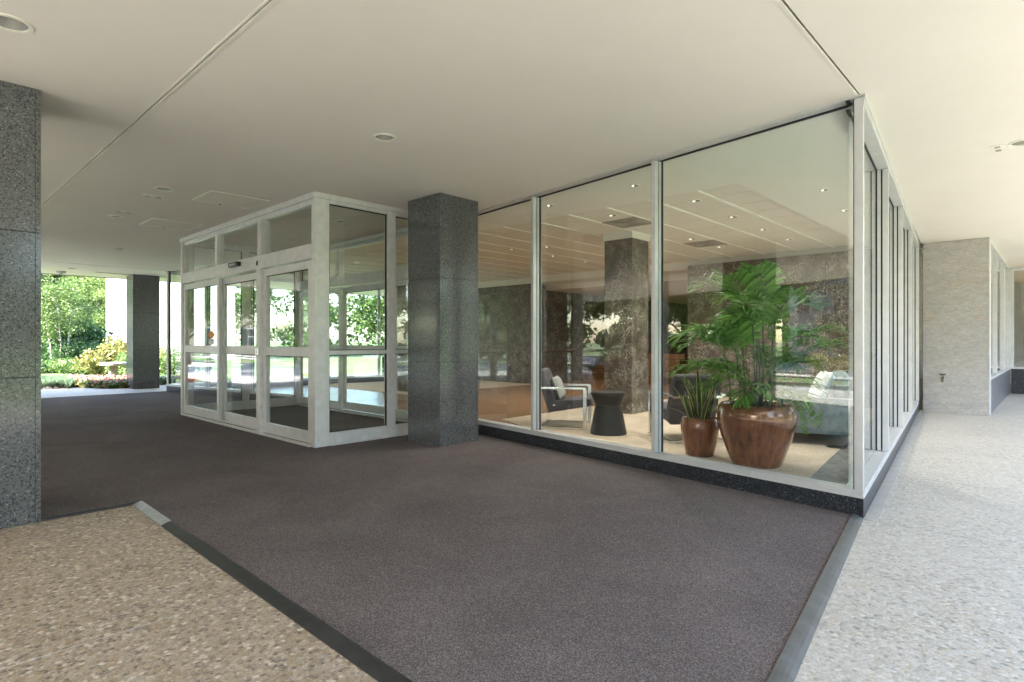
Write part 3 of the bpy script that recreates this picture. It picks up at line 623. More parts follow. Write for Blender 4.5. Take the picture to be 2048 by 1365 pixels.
# ------------------------------------------------------------------ recessed lights, panels and small ceiling fittings
def downlight(u, v, z, r, label, group, lit=False, deep=.06):
    x, y = PX(u, v, z); t = thing('recessed_downlight', label, 'downlight', (x, y, z), group=group)
    n = 28; m_ = MB(); m_.lathe((x, y), [(r, z + .002), (r * 1.0, z - .006), (r * .82, z - .008), (r * .80, z - .001)], n, (False, False)).build('trim_ring', M['trim_white'], t, smooth=True)
    MB().lathe((x, y), [(r * .80, z - .0015), (r * .70, z - .0022), (r * .30, z - .0026)], n, (False, False)).build('reflector', M['reflector'] if not lit else M['reflector'], t, smooth=True)
    MB().lathe((x, y), [(r * .69, z - .0030), (.001, z - .0034)], n, (False, False)).build('lens', M['hollow'], t)  # flat dark disc: the shaded hollow is put into its colour
    if lit: MB().lathe((x - r * .2, y), [(r * .30, z - .0036), (r * .2, z - .012), (.001, z - .016)], 14, (False, False)).build('glint_bulb', M['added_glow'], t, smooth=True)  # small glowing piece added to read as a glint
    return (x, y)
gx = 'recessed lights in the canopy ceiling'
CUTS = []
def cutlight(u, v, z, r, label, group):
    # a can with real depth: trim ring on the ceiling, open cup above it, lamp at the top
    x, y = PX(u, v, z); t = thing('recessed_downlight', label, 'downlight', (x, y, z), group=group); CUTS.append((x, y, r * .86))
    MB().lathe((x, y), [(r * .80, z + .02), (r * .80, z - .006), (r * .86, z - .009), (r * 1.02, z - .007), (r * 1.04, z - .0005)], 36, (False, False)).build('trim_ring', M['trim_white'], t, smooth=True, auto=40)
    MB().lathe((x, y), [(r * .79, z + .0), (r * .78, z + .05), (r * .60, z + .12), (r * .35, z + .15)], 36, (False, False)).build('reflector', M['reflector'], t, smooth=True)
    MB().lathe((x, y), [(r * .50, z + .152), (r * .5, z + .158)], 20).build('lens', M['hollow'], t)
for u, v, r, lb in ((18, 46, .105, 'recessed ceiling light in the top left corner above the pale column'), (769, 275, .095, 'recessed ceiling light above the middle of the carpet'), (328, 378, .10, 'recessed ceiling light beside the small emergency fitting left of the doors'),
                    (231, 433, .10, 'recessed ceiling light second along the row toward the garden'), (238, 498, .10, 'recessed ceiling light third along the row toward the garden'), (143, 537, .10, 'recessed ceiling light nearest the garden edge'), (2046, 285, .10, 'recessed ceiling light at the right edge over the pale pavement'),
                    (683, 443, .10, 'recessed ceiling light inside the glass entrance box')):
    cutlight(u, v, CEIL, r, lb, gx)
cm = MB()
for x, y, r_ in CUTS: cm.lathe((x, y), [(r_, CEIL - .05), (r_, CEIL + .2)], 24)
cut = cm.build('hole_cutter', M['soffit'])
for o in [c for c in sof.children if c.name.startswith('ceiling_panel')]:
    md = o.modifiers.new('holes', 'BOOLEAN'); md.operation = 'DIFFERENCE'; md.object = cut; md.solver = 'EXACT'
    ev = o.evaluated_get(bpy.context.evaluated_depsgraph_get()); me_ = bpy.data.meshes.new_from_object(ev); o.modifiers.clear(); o.data = me_
bpy.data.objects.remove(cut, do_unlink=True)
for u, v, lb in ((306, 393, 'small white emergency fitting in the ceiling near the doors'), (247, 424, 'small white emergency fitting further toward the garden'), (1996, 297, 'small pale junction plate on the right ceiling')):
    x, y = PX(u, v, CEIL); t = thing('ceiling_fitting', lb, 'fitting', (x, y, CEIL)); a_, b_ = AB((x, y))
    MB().ab(a_ - .05, a_ + .05, b_ - .11, b_ + .11, CEIL - .006, CEIL + .003).build('plate', M['trim_white'], t, bevel=.002)
    for k in (-.06, .06): MB().ab(a_ - .02, a_ + .02, b_ + k - .025, b_ + k + .025, CEIL - .010, CEIL - .0062).build('lens', M['diffuser'], t)
def access(pts, lb):
    P = [Vector(PX(u, v, CEIL)) for u, v in pts]; c = sum(P, Vector((0, 0))) / 4; t = thing('access_panel', lb, 'panel', (c.x, c.y, CEIL))
    ABp = [AB(p) for p in P]; u0, u1 = min(p[0] for p in ABp), max(p[0] for p in ABp); v0, v1 = min(p[1] for p in ABp), max(p[1] for p in ABp)
    MB().ab(u0 + .03, u1 - .03, v0 + .03, v1 - .03, CEIL - .005, CEIL + .002).build('panel', M['soffit'], t)
    fm = MB(); fm.ab(u0, u1, v0, v0 + .024, CEIL - .009, CEIL + .001); fm.ab(u0, u1, v1 - .024, v1, CEIL - .009, CEIL + .001); fm.ab(u0, u0 + .024, v0 + .0245, v1 - .0245, CEIL - .009, CEIL + .001); fm.ab(u1 - .024, u1, v0 + .0245, v1 - .0245, CEIL - .009, CEIL + .001); fm.build('frame', M['trim_white'], t)
    MB().lathe(tuple((P[0] + P[3]) / 2 * .97 + c * .03), [(.012, CEIL - .012), (.012, CEIL)], 8).build('latch', M['dark_plastic'], t)
access([(384.6, 399), (426.8, 381.4), (538.8, 402.5), (491, 417)], 'square ceiling access panel close to the entrance box')
access([(281.7, 448.7), (305.5, 436.3), (407, 451.3), (370, 460.5)], 'square ceiling access panel further along toward the garden')
sm = thing('smoke_detector', 'round detector on the ceiling edge above the garden', 'detector', (*PX(122, 543, CEIL), CEIL)); MB().lathe(PX(122, 543, CEIL), [(.11, CEIL), (.11, CEIL - .03), (.08, CEIL - .055)], 20).build('housing', M['grey_plastic'], sm, smooth=True); MB().lathe(PX(122, 543, CEIL), [(.05, CEIL - .054), (.04, CEIL - .07)], 16).build('sensor_cap', M['grey_plastic'], sm)
vt = thing('ceiling_vent', 'thin dark slot vent in the ceiling above the far column', 'vent', (*PX(270, 550, CEIL), CEIL)); va, vb = AB(PX(270, 550, CEIL)); MB().ab(va - .06, va + .06, vb - .9, vb + .9, CEIL - .006, CEIL + .002).build('frame', M['trim_white'], vt); MB().ab(va - .03, va + .03, vb - .87, vb + .87, CEIL - .009, CEIL - .0062).build('slot', M['dark_joint'], vt)
# lobby lights
gl_ = 'recessed lights in the lobby ceiling'
LOBBY = []
for k, (u, v, z, lb) in enumerate(((1268, 371, 2.998, 'small lobby light over the chrome chair near the glass'), (1099, 411, 2.998, 'small lobby light near the first window post'), (1647, 380, 2.998, 'small lobby light near the corner window post'), (1689, 421, 2.998, 'small lobby light half hidden by the corner post'))):
    LOBBY.append(downlight(u, v, z, .06, lb, gl_, True))
for k, (u, v) in enumerate(((1390, 402), (1465, 434), (1526, 459), (1577, 479), (1224, 431), (1383, 478), (1440, 494), (1095, 454 + 40), (1025, 499), (1172, 524), (1107, 512))):
    pos = ('first', 'second', 'third', 'last')[k] + ' tile light in the row nearest the corner' if k < 4 else ('tile light beside the air diffuser over the marble column', 'tile light beside the far air diffuser', 'tile light just past the far air diffuser', 'tile light seen behind the second window post', 'tile light seen above the dark column edge', 'tile light left of the marble column cap', 'tile light farthest back beside the marble column')[k - 4]
    LOBBY.append(downlight(u, v, tz, .085, pos, gl_, True))
for u, v, lb in ((1273, 443, 'square air diffuser in the ceiling tiles above the marble column'), (1414, 487, 'square air diffuser in the ceiling tiles above the palm')):
    x, y = PX(u, v, tz); a_, b_ = AB((x, y)); i_ = round((a_ - T[0]) / ta - .5); a_ = T[0] + (i_ + .5) * ta; t = thing('air_diffuser', lb, 'vent', (*W(a_, b_), tz))
    MB().ab(a_ - .31, a_ + .31, b_ - .31, b_ + .31, tz - .012, tz - .005).build('face', M['diffuser'], t)
    for k in range(3): 
        r_ = .24 - k * .08; fm = MB(); fm.ab(a_ - r_, a_ + r_, b_ - r_, b_ - r_ + .02, tz - .02, tz - .0125); fm.ab(a_ - r_, a_ + r_, b_ + r_ - .02, b_ + r_, tz - .02, tz - .0125); fm.ab(a_ - r_, a_ - r_ + .02, b_ - r_ + .0205, b_ + r_ - .0205, tz - .02, tz - .0125); fm.ab(a_ + r_ - .02, a_ + r_, b_ - r_ + .0205, b_ + r_ - .0205, tz - .02, tz - .0125); fm.build('louvre', M['diffuser'], t)
# fill lamps added at the lobby downlights to brighten the interior
FILL_W = 13.0
extra = [W(a_, b_) for a_ in (12.2, 14.0) for b_ in (7.6, 10.4)] + [W(9.0, b_) for b_ in (15.0, 19.5)]  # more added fill lamps, the hall pair without any fixture
for k, (x, y) in enumerate(LOBBY + extra):
    ld = bpy.data.lights.new('lobby_fill_lamp', 'SPOT'); ld.energy = FILL_W; ld.spot_size = R(140); ld.spot_blend = .8; ld.shadow_soft_size = .06; ld.color = (1, .93, .84)
    lo = bpy.data.objects.new('lobby_fill_lamp', ld); col.objects.link(lo); lo.location = (x, y, 2.72 if k >= len(LOBBY) + 4 else (2.985 if k < 4 else 3.10))
for k, (x, y) in enumerate(extra[:4]):
    t = thing('recessed_downlight', 'tile light over the far seating seen through the entrance doors', 'downlight', (x, y, tz), group='lobby lights over the far seating')
    MB().lathe((x, y), [(.085, tz + .002), (.085, tz - .006), (.07, tz - .008)], 20, (False, False)).build('trim_ring', M['trim_white'], t); MB().lathe((x, y), [(.07, tz - .0022), (.001, tz - .0026)], 20, (False, False)).build('lens', M['added_glow'], t)

# ------------------------------------------------------------------ lobby furniture
def soft(name, poly_pts, w0, w1, m, par, bev=.03):     # side profile (x,z) extruded in y
    n = len(poly_pts); vs = [(x, w0, z) for x, z in poly_pts] + [(x, w1, z) for x, z in poly_pts]
    return MB().add(vs, [tuple(range(n)), tuple(range(n, 2 * n))] + [(i, (i + 1) % n, n + (i + 1) % n, n + i) for i in range(n)]).build(name, m, par, smooth=True, bevel=bev, auto=40)
def cushion(name, c, sz, rot, m, par):
    nu = 14; vs = []; fs = []
    for side in (1, -1):
        for i in range(nu + 1):
            for j in range(nu + 1):
                u, v = i / nu * 2 - 1, j / nu * 2 - 1; t = max(0, (1 - u ** 4) * (1 - v ** 4)) ** .5
                pinch = 1 - .07 * (1 - abs(u * v)) * (abs(u) ** 6 + abs(v) ** 6)
                vs.append(Vector((side * t * sz[0] / 2, u * sz[1] / 2 * pinch, v * sz[2] / 2 * pinch)))
    k = (nu + 1) ** 2
    for s_ in range(2):
        for i in range(nu):
            for j in range(nu):
                q = [s_ * k + i * (nu + 1) + j, s_ * k + (i + 1) * (nu + 1) + j, s_ * k + (i + 1) * (nu + 1) + j + 1, s_ * k + i * (nu + 1) + j + 1]
                fs.append(tuple(q if s_ == 0 else q[::-1]))
    mr = Matrix.Rotation(rot[2], 3, 'Z') @ Matrix.Rotation(rot[1], 3, 'Y')
    return MB().add([tuple(mr @ v + Vector(c)) for v in vs], fs).build(name, m, par, smooth=True, fix=False)
def armchair(label, loc, rz, pillow=True):
    t = thing('armchair', label, 'armchair', loc, rz, 'chrome framed lounge chairs', local=True)
    for s in (-1, 1):
        y = s * .34
        m_ = MB(); m_.bar((-.33, y, .575), (.33, y, .575), .05, .03); m_.bar((.315, y, .56), (.315, y, .03), .05, .03).build('arm_frame', M['chrome'], t, bevel=.002)
        MB().bar((-.33, y, .016), (.33, y, .016), .05, .03).build('runner', M['chrome'], t, bevel=.002)
    MB().bar((-.315, -.314, .016), (-.315, .314, .016), .03, .03).build('crossbar', M['chrome'], t)
    MB().bar((-.345, -.314, .555), (-.345, .314, .555), .03, .03).build('back_bar', M['chrome'], t)
    MB().bar((-.12, -.335, .33), (-.12, .335, .33), .03, .02).build('seat_bar', M['chrome'], t)
    soft('seat', [(-.20, .22), (.40, .33), (.42, .36), (.40, .43), (-.12, .39), (-.22, .34)], -.305, .305, M['grey_fabric'], t, .025)
    soft('backrest', [(-.20, .20), (-.10, .38), (-.27, .80), (-.31, .84), (-.37, .83), (-.39, .78)], -.305, .305, M['grey_fabric'], t, .03)
    if pillow: cushion('pillow', (-.105, 0, .56), (.13, .46, .34), (0, R(-22), 0), M['pillow_grey'], t)
    return t
p_l = Vector(PX(1085, 859, 0)); p_r = Vector(PX(1180, 863, 0)); q_l = Vector(PX(1090, 846, 0)); q_r = Vector(PX(1172, 848, 0))
cc = (p_l + p_r + q_l + q_r) / 4; ang = math.atan2((p_r - p_l + q_r - q_l).y, (p_r - p_l + q_r - q_l).x)
armchair('grey lounge chair with chrome arms and pillow beside the black side table', (cc.x, cc.y, .014), ang)
armchair('dark lounge chair with chrome arm half hidden behind the potted plants', (2.20, 7.42, .014), R(98), False)
# side table
tc = (1.29, 7.82); tb = thing('side_table', 'black hourglass side table beside the grey lounge chair', 'table', (*tc, .014))
MB().lathe(tc, [(.242, .014), (.242, .03), (.172, .40)], 40).build('base', M['black_table'], tb, smooth=True, auto=30)
MB().lathe(tc, [(.170, .401), (.235, .548), (.235, .565)], 40).build('table_top', M['black_table'], tb, smooth=True, auto=30); MB().lathe(tc, [(.222, .5655), (.222, .570)], 40).build('tray_inlay', M['black_table'], tb)
# pots
def pot(name, label, c, prof, inner):
    t = thing(name, label, 'planter', (*c, .014)); MB().lathe(c, prof, 48, (True, False)).build('vessel', M['glaze'], t, smooth=True)
    n = 40; rr, zz = inner; s_ = MB(); vs = [(c[0], c[1], zz + .03)]
    for ring in (.35, .7, 1.0):
        for i in range(n): vs.append((c[0] + rr * ring * math.cos(2 * math.pi * i / n), c[1] + rr * ring * math.sin(2 * math.pi * i / n), zz + .03 * (1 - ring) + random.uniform(-.008, .008)))
    fs = [(0, 1 + i, 1 + (i + 1) % n) for i in range(n)]
    for k in range(2): fs += [(1 + k * n + i, 1 + k * n + (i + 1) % n, 1 + (k + 1) * n + (i + 1) % n, 1 + (k + 1) * n + i)[::-1] for i in range(n)]
    s_.add(vs, fs).build('soil', M['soil'], t); return t
PB = (2.45, 5.86); PS = (2.045, 6.36); z_ = .014
pot('large_pot', 'large round copper glazed pot holding the palm', PB, [(.225, z_), (.235, z_ + .01), (.275, .13), (.335, .30), (.372, .45), (.376, .52), (.362, .585), (.345, .618), (.335, .625), (.322, .618), (.325, .58), (.34, .5)], (.335, .57))
pot('small_pot', 'small copper glazed pot holding the snake plant', PS, [(.148, z_), (.152, .05), (.158, .065), (.185, .18), (.203, .30), (.203, .36), (.188, .415), (.182, .422), (.174, .415), (.178, .37)], (.18, .40))
# palm
def frond(base, az, el0, L, droop, n, lw, ll, m, par, name='frond', stalk=.35):
    pts = []; p = Vector(base); el = el0; seg = 16
    for i in range(seg + 1):
        pts.append(p.copy()); d = Vector((math.cos(az) * math.cos(el), math.sin(az) * math.cos(el), math.sin(el))); p = p + d * (L / seg); el -= droop / seg * (0.3 + 1.4 * i / seg)
    mb_ = MB(); mb_.tube(pts, [.006 - .0045 * i / seg for i in range(seg + 1)], 4); V = mb_.v; Fc = mb_.f
    up0 = Vector((0, 0, 1))
    for k in range(n):
        t = stalk + (1 - stalk) * k / (n - 1); x = t * seg; i = min(int(x), seg - 1); c = pts[i].lerp(pts[i + 1], x - i); tg = (pts[i + 1] - pts[i]).normalized()
        sd = tg.cross(up0).normalized(); un = sd.cross(tg)
        tt = (t - stalk) / (1 - stalk); lf = ll * (math.sin(math.pi * (.18 + .76 * tt)) ** .7) * random.uniform(.88, 1.1)
        for s in (-1, 1):
            sw = .35 + .95 * tt; dr = (sd * s * math.cos(sw) + tg * math.sin(sw) + un * random.uniform(.12, .38)).normalized(); wv_ = dr.cross(un).normalized() * lw * .5
            m1 = c + dr * lf * .5; m2 = c + dr * lf * .85 - Vector((0, 0, lf * .10)); e = c + dr * lf - Vector((0, 0, lf * random.uniform(.18, .34)))
            o = len(V); V += [tuple(c), tuple(m1 + wv_), tuple(m1 - wv_), tuple(m2 + wv_ * .75), tuple(m2 - wv_ * .75), tuple(e)]
            Fc += [(o, o + 1, o + 2), (o + 1, o + 3, o + 4, o + 2), (o + 3, o + 5, o + 4)]
    return mb_.build(name, m, par, fix=False)
palm = thing('palm_plant', 'tall feathery green palm growing from the large copper pot', 'plant', (*PB, .60))
for k in range(18):
    a_ = k * 2.4; r_ = random.uniform(.03, .26); b_ = (PB[0] + r_ * math.cos(a_), PB[1] + r_ * math.sin(a_), .585); hh = (.22, .42, .62, .85)[k % 4] + random.uniform(-.06, .08)
    a2 = a_ + random.uniform(-.5, .5); tip = (b_[0] + .12 * hh * math.cos(a2), b_[1] + .12 * hh * math.sin(a2), b_[2] + hh)
    MB().tube([b_, ((b_[0] + tip[0]) / 2 + .01, (b_[1] + tip[1]) / 2, b_[2] + hh * .5), tip], [.010, .008, .006], 6).build('stem', M['stem'], palm, smooth=True)
    for q in range(2):
        frond(tip, a2 + random.uniform(-1.6, 1.6), R(random.uniform(36, 82)), random.uniform(.52, .78), R(random.uniform(60, 120)), 17, .034, random.uniform(.26, .34), M['leaf_palm'], palm)
# low side fronds facing the window and trailing leaves
for az, el, L in ((R(200), 40, .62), (R(235), 30, .55), (R(265), 35, .5), (R(300), 28, .55), (R(330), 35, .6), (R(180), 55, .7), (R(10), 45, .65)):
    frond((PB[0], PB[1], .72), az, R(el), L, R(95), 14, .032, .28, M['leaf_palm'], palm)
P = []
for k in range(9):
    a_ = R(-25 + random.uniform(-35, 35)); p = np.array([PB[0] + .30 * math.cos(a_), PB[1] + .30 * math.sin(a_), .66])
    for j in range(26): p = p + np.array([math.cos(a_) * .010, math.sin(a_) * .010, .012 - .0016 * j]) + rng.normal(0, .006, 3); P.append(p.copy())
V_, Q_ = leaf_quads(np.array(P) - np.array(palm.location), .05, .6, .6); vo_ = soup('trailing_vine', V_, Q_, M['leaf_palm'], palm)
# snake plant
sp = thing('snake_plant', 'snake plant with yellow edged sword leaves in the small copper pot', 'plant', (*PS, .41))
def sword(base, az, lean, L, wd, tw, bend):
    seg = 9; V = []; Fc = []; mi = []
    for i in range(seg + 1):
        t = i / seg; th = lean + bend * t * t; rr_ = L * t; p = Vector(base) + Vector((math.cos(az) * math.sin(th) * rr_, math.sin(az) * math.sin(th) * rr_, math.cos(th) * rr_))
        ww = wd * (.55 + .9 * t - 1.45 * t ** 3.2) if t < .999 else .001; ww = max(ww, .001); sd = Vector((-math.sin(az + tw * t), math.cos(az + tw * t), 0)); nn = Vector((math.cos(az), math.sin(az), 0)) * .18 * ww
        for q in (-1, -.66, 0, .66, 1): V.append(tuple(p + sd * ww * .5 * q - nn * (1 - abs(q)) * 1.0))
    for i in range(seg):
        for q in range(4): Fc.append((i * 5 + q, i * 5 + q + 1, i * 5 + 6 + q, i * 5 + 5 + q)); mi.append(1 if q in (0, 3) else 0)
    o = MB().add(V, Fc).build('leaf', [M['leaf_sans'], M['leaf_edge']], sp, smooth=True, fix=False); o.data.polygons.foreach_set('material_index', mi)
for k in range(26):
    a_ = random.uniform(0, 6.28); r_ = random.uniform(.0, .13); ln = R(random.uniform(2, 16)) + r_ * 1.6
    sword((PS[0] + r_ * math.cos(a_), PS[1] + r_ * math.sin(a_), .40), a_ + (random.uniform(-.4, .4)), ln, random.uniform(.28, .60), random.uniform(.065, .095), random.uniform(-.5, .5), R(random.uniform(-4, 14)))
sword((PS[0] - .1, PS[1] - .05, .41), R(195), R(58), .36, .04, .3, R(10)); sword((PS[0] + .1, PS[1] - .02, .41), R(-10), R(50), .38, .045, .3, R(18)); sword((PS[0] + .1, PS[1] + .04, .41), R(15), R(40), .42, .045, .3, R(25))
# sofa with its near arm toward the glass
sf = thing('sofa', 'blue grey tweed sofa with wooden legs and white pillow by the corner window', 'sofa', (4.06, 6.72, .014), math.atan2(.45, -.895), local=True)
SW = 2.0   # local x: facing direction, local -y: along the sofa away from the camera
MB().box(0.02, .90, -SW, 0, .13, .30).build('base_frame', M['tweed'], sf, bevel=.015)
MB().box(0.0, .92, -.13, .004, .131, .56).build('arm', M['tweed'], sf, bevel=.015, smooth=True, auto=40); MB().box(0.0, .92, -SW - .004, -SW + .13, .131, .56).build('arm', M['tweed'], sf, bevel=.015)
MB().box(0.0, .16, -SW + .131, -.131, .31, .62).build('back_frame', M['tweed'], sf, bevel=.02)
soft('back_cushion', [(.165, .44), (.34, .44), (.27, .80), (.12, .82), (.10, .64), (.165, .63)], -SW + .14, -.14, M['tweed'], sf, .03)
MB().box(.28, .90, -SW + .135, -.135, .301, .445).build('seat_cushion', M['tweed'], sf, bevel=.03)
cushion('pillow', (.44, -.42, .66), (.17, .50, .44), (0, R(-24), R(8)), M['white_fabric'], sf)
for x, y in ((.04, -.06), (.85, -.06), (.04, -SW + .06), (.85, -SW + .06)): MB().lathe((x, y), [(.018, 0.0), (.03, .13)], 8).build('leg', M['wood'], sf)
fb2 = thing('floor_box', 'round dark floor box in the carpet beside the sofa leg', 'floor box', (*PX(1672, 897, 0), .013)); MB().lathe(PX(1672, 897, 0), [(.10, .0132), (.10, .019)], 24).build('cover', M['dark_plastic'], fb2); MB().lathe(PX(1672, 897, 0), [(.06, .0192), (.055, .022)], 20).build('lid', M['black_table'], fb2)
# floor registers along the long window
for k, (s0, s1) in enumerate(((.85, 1.72), (2.62, 3.5), (4.1, 4.9))):
    O = Vector(C0) + d1 * (s0 + .03) - n1 * .29; t = thing('floor_register', ('slotted metal floor grille behind the window by the pots', 'slotted metal floor grille behind the window by the lounge chair', 'slotted metal floor grille behind the window next the dark column')[k], 'grille', (O.x, O.y, .01)); fr = (tuple(O), tuple(d1), tuple(n1)); Lr = s1 - s0
    fm = MB(); fm.fr(fr, 0, Lr, -.065, -.055, .0102, .03); fm.fr(fr, 0, Lr, .055, .065, .0102, .03); fm.fr(fr, 0, .012, -.0545, .0545, .0102, .03); fm.fr(fr, Lr - .012, Lr, -.0545, .0545, .0102, .03); fm.build('frame', M['alu'], t)
    MB().fr(fr, .0125, Lr - .0125, -.0545, .0545, .0102, .012).build('pan', M['dark_joint'], t)
    for q in range(5): MB().fr(fr, .0125, Lr - .0125, -.045 + q * .02, -.037 + q * .02, .0122, .027).build('slat', M['alu'], t)
# far seating seen through the entrance doors: dark bench and thin metal table
bn = thing('bench_sofa', 'dark bench on splayed legs seen through the entrance doors', 'sofa', (*W(13.1, 9.9), .012), math.atan2(A.y, A.x), local=True)
MB().box(-.9, .9, -.38, .38, .26, .44).build('seat', M['grey_fabric'], bn, bevel=.03); soft('backrest', [(-.9, .45), (.9, .45), (.9, .80), (-.9, .80)], .22, .38, M['grey_fabric'], bn, .03)
for x, y in ((-.75, -.28), (.75, -.28), (-.75, .28), (.75, .28)): MB().tube([(x * 1.12, y * 1.15, 0), (x, y, .27)], [.012, .022], 8).build('leg', M['dark_plastic'], bn)
lt = thing('low_table', 'low table on a thin black metal frame beside the bench', 'table', (*W(11.6, 10.3), .012), math.atan2(A.y, A.x), local=True)
MB().box(-.45, .45, -.35, .35, .38, .41).build('table_top', M['wood'], lt, bevel=.004)
for x in (-.43, .43): m_ = MB(); m_.bar((x, -.33, .006), (x, .33, .006), .012, .012); m_.bar((x, -.327, .012), (x, -.327, .38), .012, .012); m_.bar((x, .327, .012), (x, .327, .38), .012, .012).build('frame', M['dark_plastic'], lt)

# ------------------------------------------------------------------ garden at the far left
def foliage(name, label, cat, c, rad, n, size, m, clumps=24, group=None, stems=4, z0=None, par_m='bark', up=.3):
    t = thing(name, label, cat, (c[0], c[1], -.16 if z0 is None else z0), group=group, local=True)
    ctr = blob(clumps, (rad[0] * .72, rad[1] * .72, rad[2] * .72), .3); ctr[:, 2] += rad[2]
    per = n // clumps; P = np.concatenate([k + blob(per, (rad[0] * .36, rad[1] * .36, rad[2] * .34), .2) for k in ctr]); P[:, 2] = np.abs(P[:, 2])
    V, Q = leaf_quads(P, size, up); soup('foliage', V, Q, m, t)
    for k in range(stems):
        e = ctr[k]; MB().tube([(e[0] * .1, e[1] * .1, 0), (e[0] * .5, e[1] * .5, e[2] * .5), tuple(e)], [.03, .022, .01], 5).build('stem', M[par_m], t)
    return t
def GP(u, Y): return ((u - CX) / F * Y, Y)
struct(MB().prism([GP(60, 15.35), GP(140, 15.1), GP(260, 15.9), GP(262, 18.4), GP(160, 18.6), GP(120, 17.4)], -.3, -.02).build('flower_soil', M['mulch']))
def bedding():
    P, S = [], []
    n = 0; base = []
    while n < 150:
        u = random.uniform(128, 262); Y = random.uniform(15.55, 18.2)
        if Y < 15.45 + (195 - u) * .018 and u < 195: continue
        base.append((*GP(u, Y), .02)); n += 1
    V, Q, mi = [], [], []; off = 0
    for (x, y, z) in base:
        k = 70; p = blob(k, (.20, .20, .11), .3) + np.array([x, y, .08]); v, q = leaf_quads(p, .085, .7, .75); V.append(v); Q.append(q + off); off += len(v); mi += [int(rng.random() > .7) for _ in range(k)]
        k2 = int(rng.integers(3, 11)); p = blob(k2, (.18, .18, .05), .5) + np.array([x, y, .17]); v, q = leaf_quads(p, .06, .9, .9); V.append(v); Q.append(q + off); off += len(v); mi += [2] * k2
    o = soup('bedding_flowers', np.concatenate(V), np.concatenate(Q), [M['leaf_light'], M['bronze'], M['flower']], None, mi)
    tag(o, 'low pink and bronze bedding flowers round the stone table', 'flowers', kind='stuff')
bedding()
def blades(name, label, pts, L, m, per=40, cat='grass'):
    V, Q = [], []; o = 0
    for (x, y) in pts:
        for k in range(per):
            a_ = random.uniform(0, 6.28); l = L * random.uniform(.6, 1.1); sp_ = random.uniform(.3, .75); wd = .010; sx_, sy_ = -math.sin(a_) * wd, math.cos(a_) * wd; pr = None
            for i, t in enumerate((0, .5, .85, 1.0)):
                px_, py_ = x + math.cos(a_) * l * sp_ * t, y + math.sin(a_) * l * sp_ * t; z = -.02 + l * (1.5 * t - 1.15 * t * t); w_ = 1 - t * .9
                V += [(px_ - sx_ * w_, py_ - sy_ * w_, z), (px_ + sx_ * w_, py_ + sy_ * w_, z)]
                if i: Q.append((o - 2, o - 1, o + 1, o))
                o += 2
    ob = soup(name, np.array(V), np.array(Q), m); tag(ob, label, cat, kind='stuff')
blades('liriope_grass', 'arching striped border grass along the garden edge', [GP(random.uniform(78, 140), random.uniform(15.4, 17.8)) for _ in range(60)] + [GP(random.uniform(310, 372), random.uniform(16.6, 18.2)) for _ in range(50)], .5, M['liriope'])
tb_c = GP(227, 18.3); sb = thing('stone_table', 'round cast stone table on a tapered pedestal behind the flowers', 'table', (*tb_c, -.05))
MB().lathe(tb_c, [(.18, -.05), (.12, .47)], 4).build('pedestal', M['stone'], sb); MB().lathe(tb_c, [(.30, .471), (.36, .50), (.37, .56), (.35, .58)], 32).build('table_top', M['stone'], sb)
struct(MB().prism([GP(-150, 17.5), GP(165, 19.3), GP(190, 23), GP(100, 26), GP(-200, 26)], -.3, -.10).build('lawn', M['lawn']))
gs = 'shrubs in the garden beside the canopy'
foliage('juniper_shrub', 'low spreading green shrub behind the lawn strip', 'shrub', GP(105, 24.5), (2.2, 1.2, .35), 2600, .13, M['leaf_light'], 26, gs)
foliage('juniper_shrub', 'low pale green shrub in front of the dark hedge', 'shrub', GP(165, 22.5), (1.5, 1.0, .38), 2400, .12, M['leaf_light'], 22, gs)
foliage('clipped_hedge', 'dark rounded hedge rising behind the pale shrubs', 'hedge', GP(160, 27), (2.0, 1.4, .80), 4200, .13, M['leaf_dark'], 40, gs)
foliage('gold_shrub', 'golden leaved shrub above the flower bed', 'shrub', GP(205, 21.5), (.85, .9, .62), 2400, .12, M['leaf_gold'], 26, gs)
foliage('gold_shrub', 'golden shrub touching the far column and white house', 'shrub', GP(238, 22.5), (.95, .9, .85), 2800, .12, M['leaf_gold'], 28, gs)
foliage('pale_shrub', 'pale upright shrub just left of the far column', 'shrub', GP(246, 20), (.55, .6, .55), 1500, .09, M['leaf_light'], 18, gs)
foliage('green_hedge', 'bright green hedge between the far column and the window post', 'hedge', GP(330, 19.5), (.9, .9, .62), 3200, .09, M['leaf_light'], 34, gs)
foliage('green_hedge', 'green hedge behind the lobby end window', 'hedge', GP(385, 20.5), (1.2, .9, .64), 3200, .09, M['leaf_dark'], 34, gs)
foliage('gold_shrub', 'small golden shrub tip above the hedge right of the far column', 'shrub', GP(326, 22.5), (.6, .6, .68), 1400, .1, M['leaf_gold'], 16, gs)

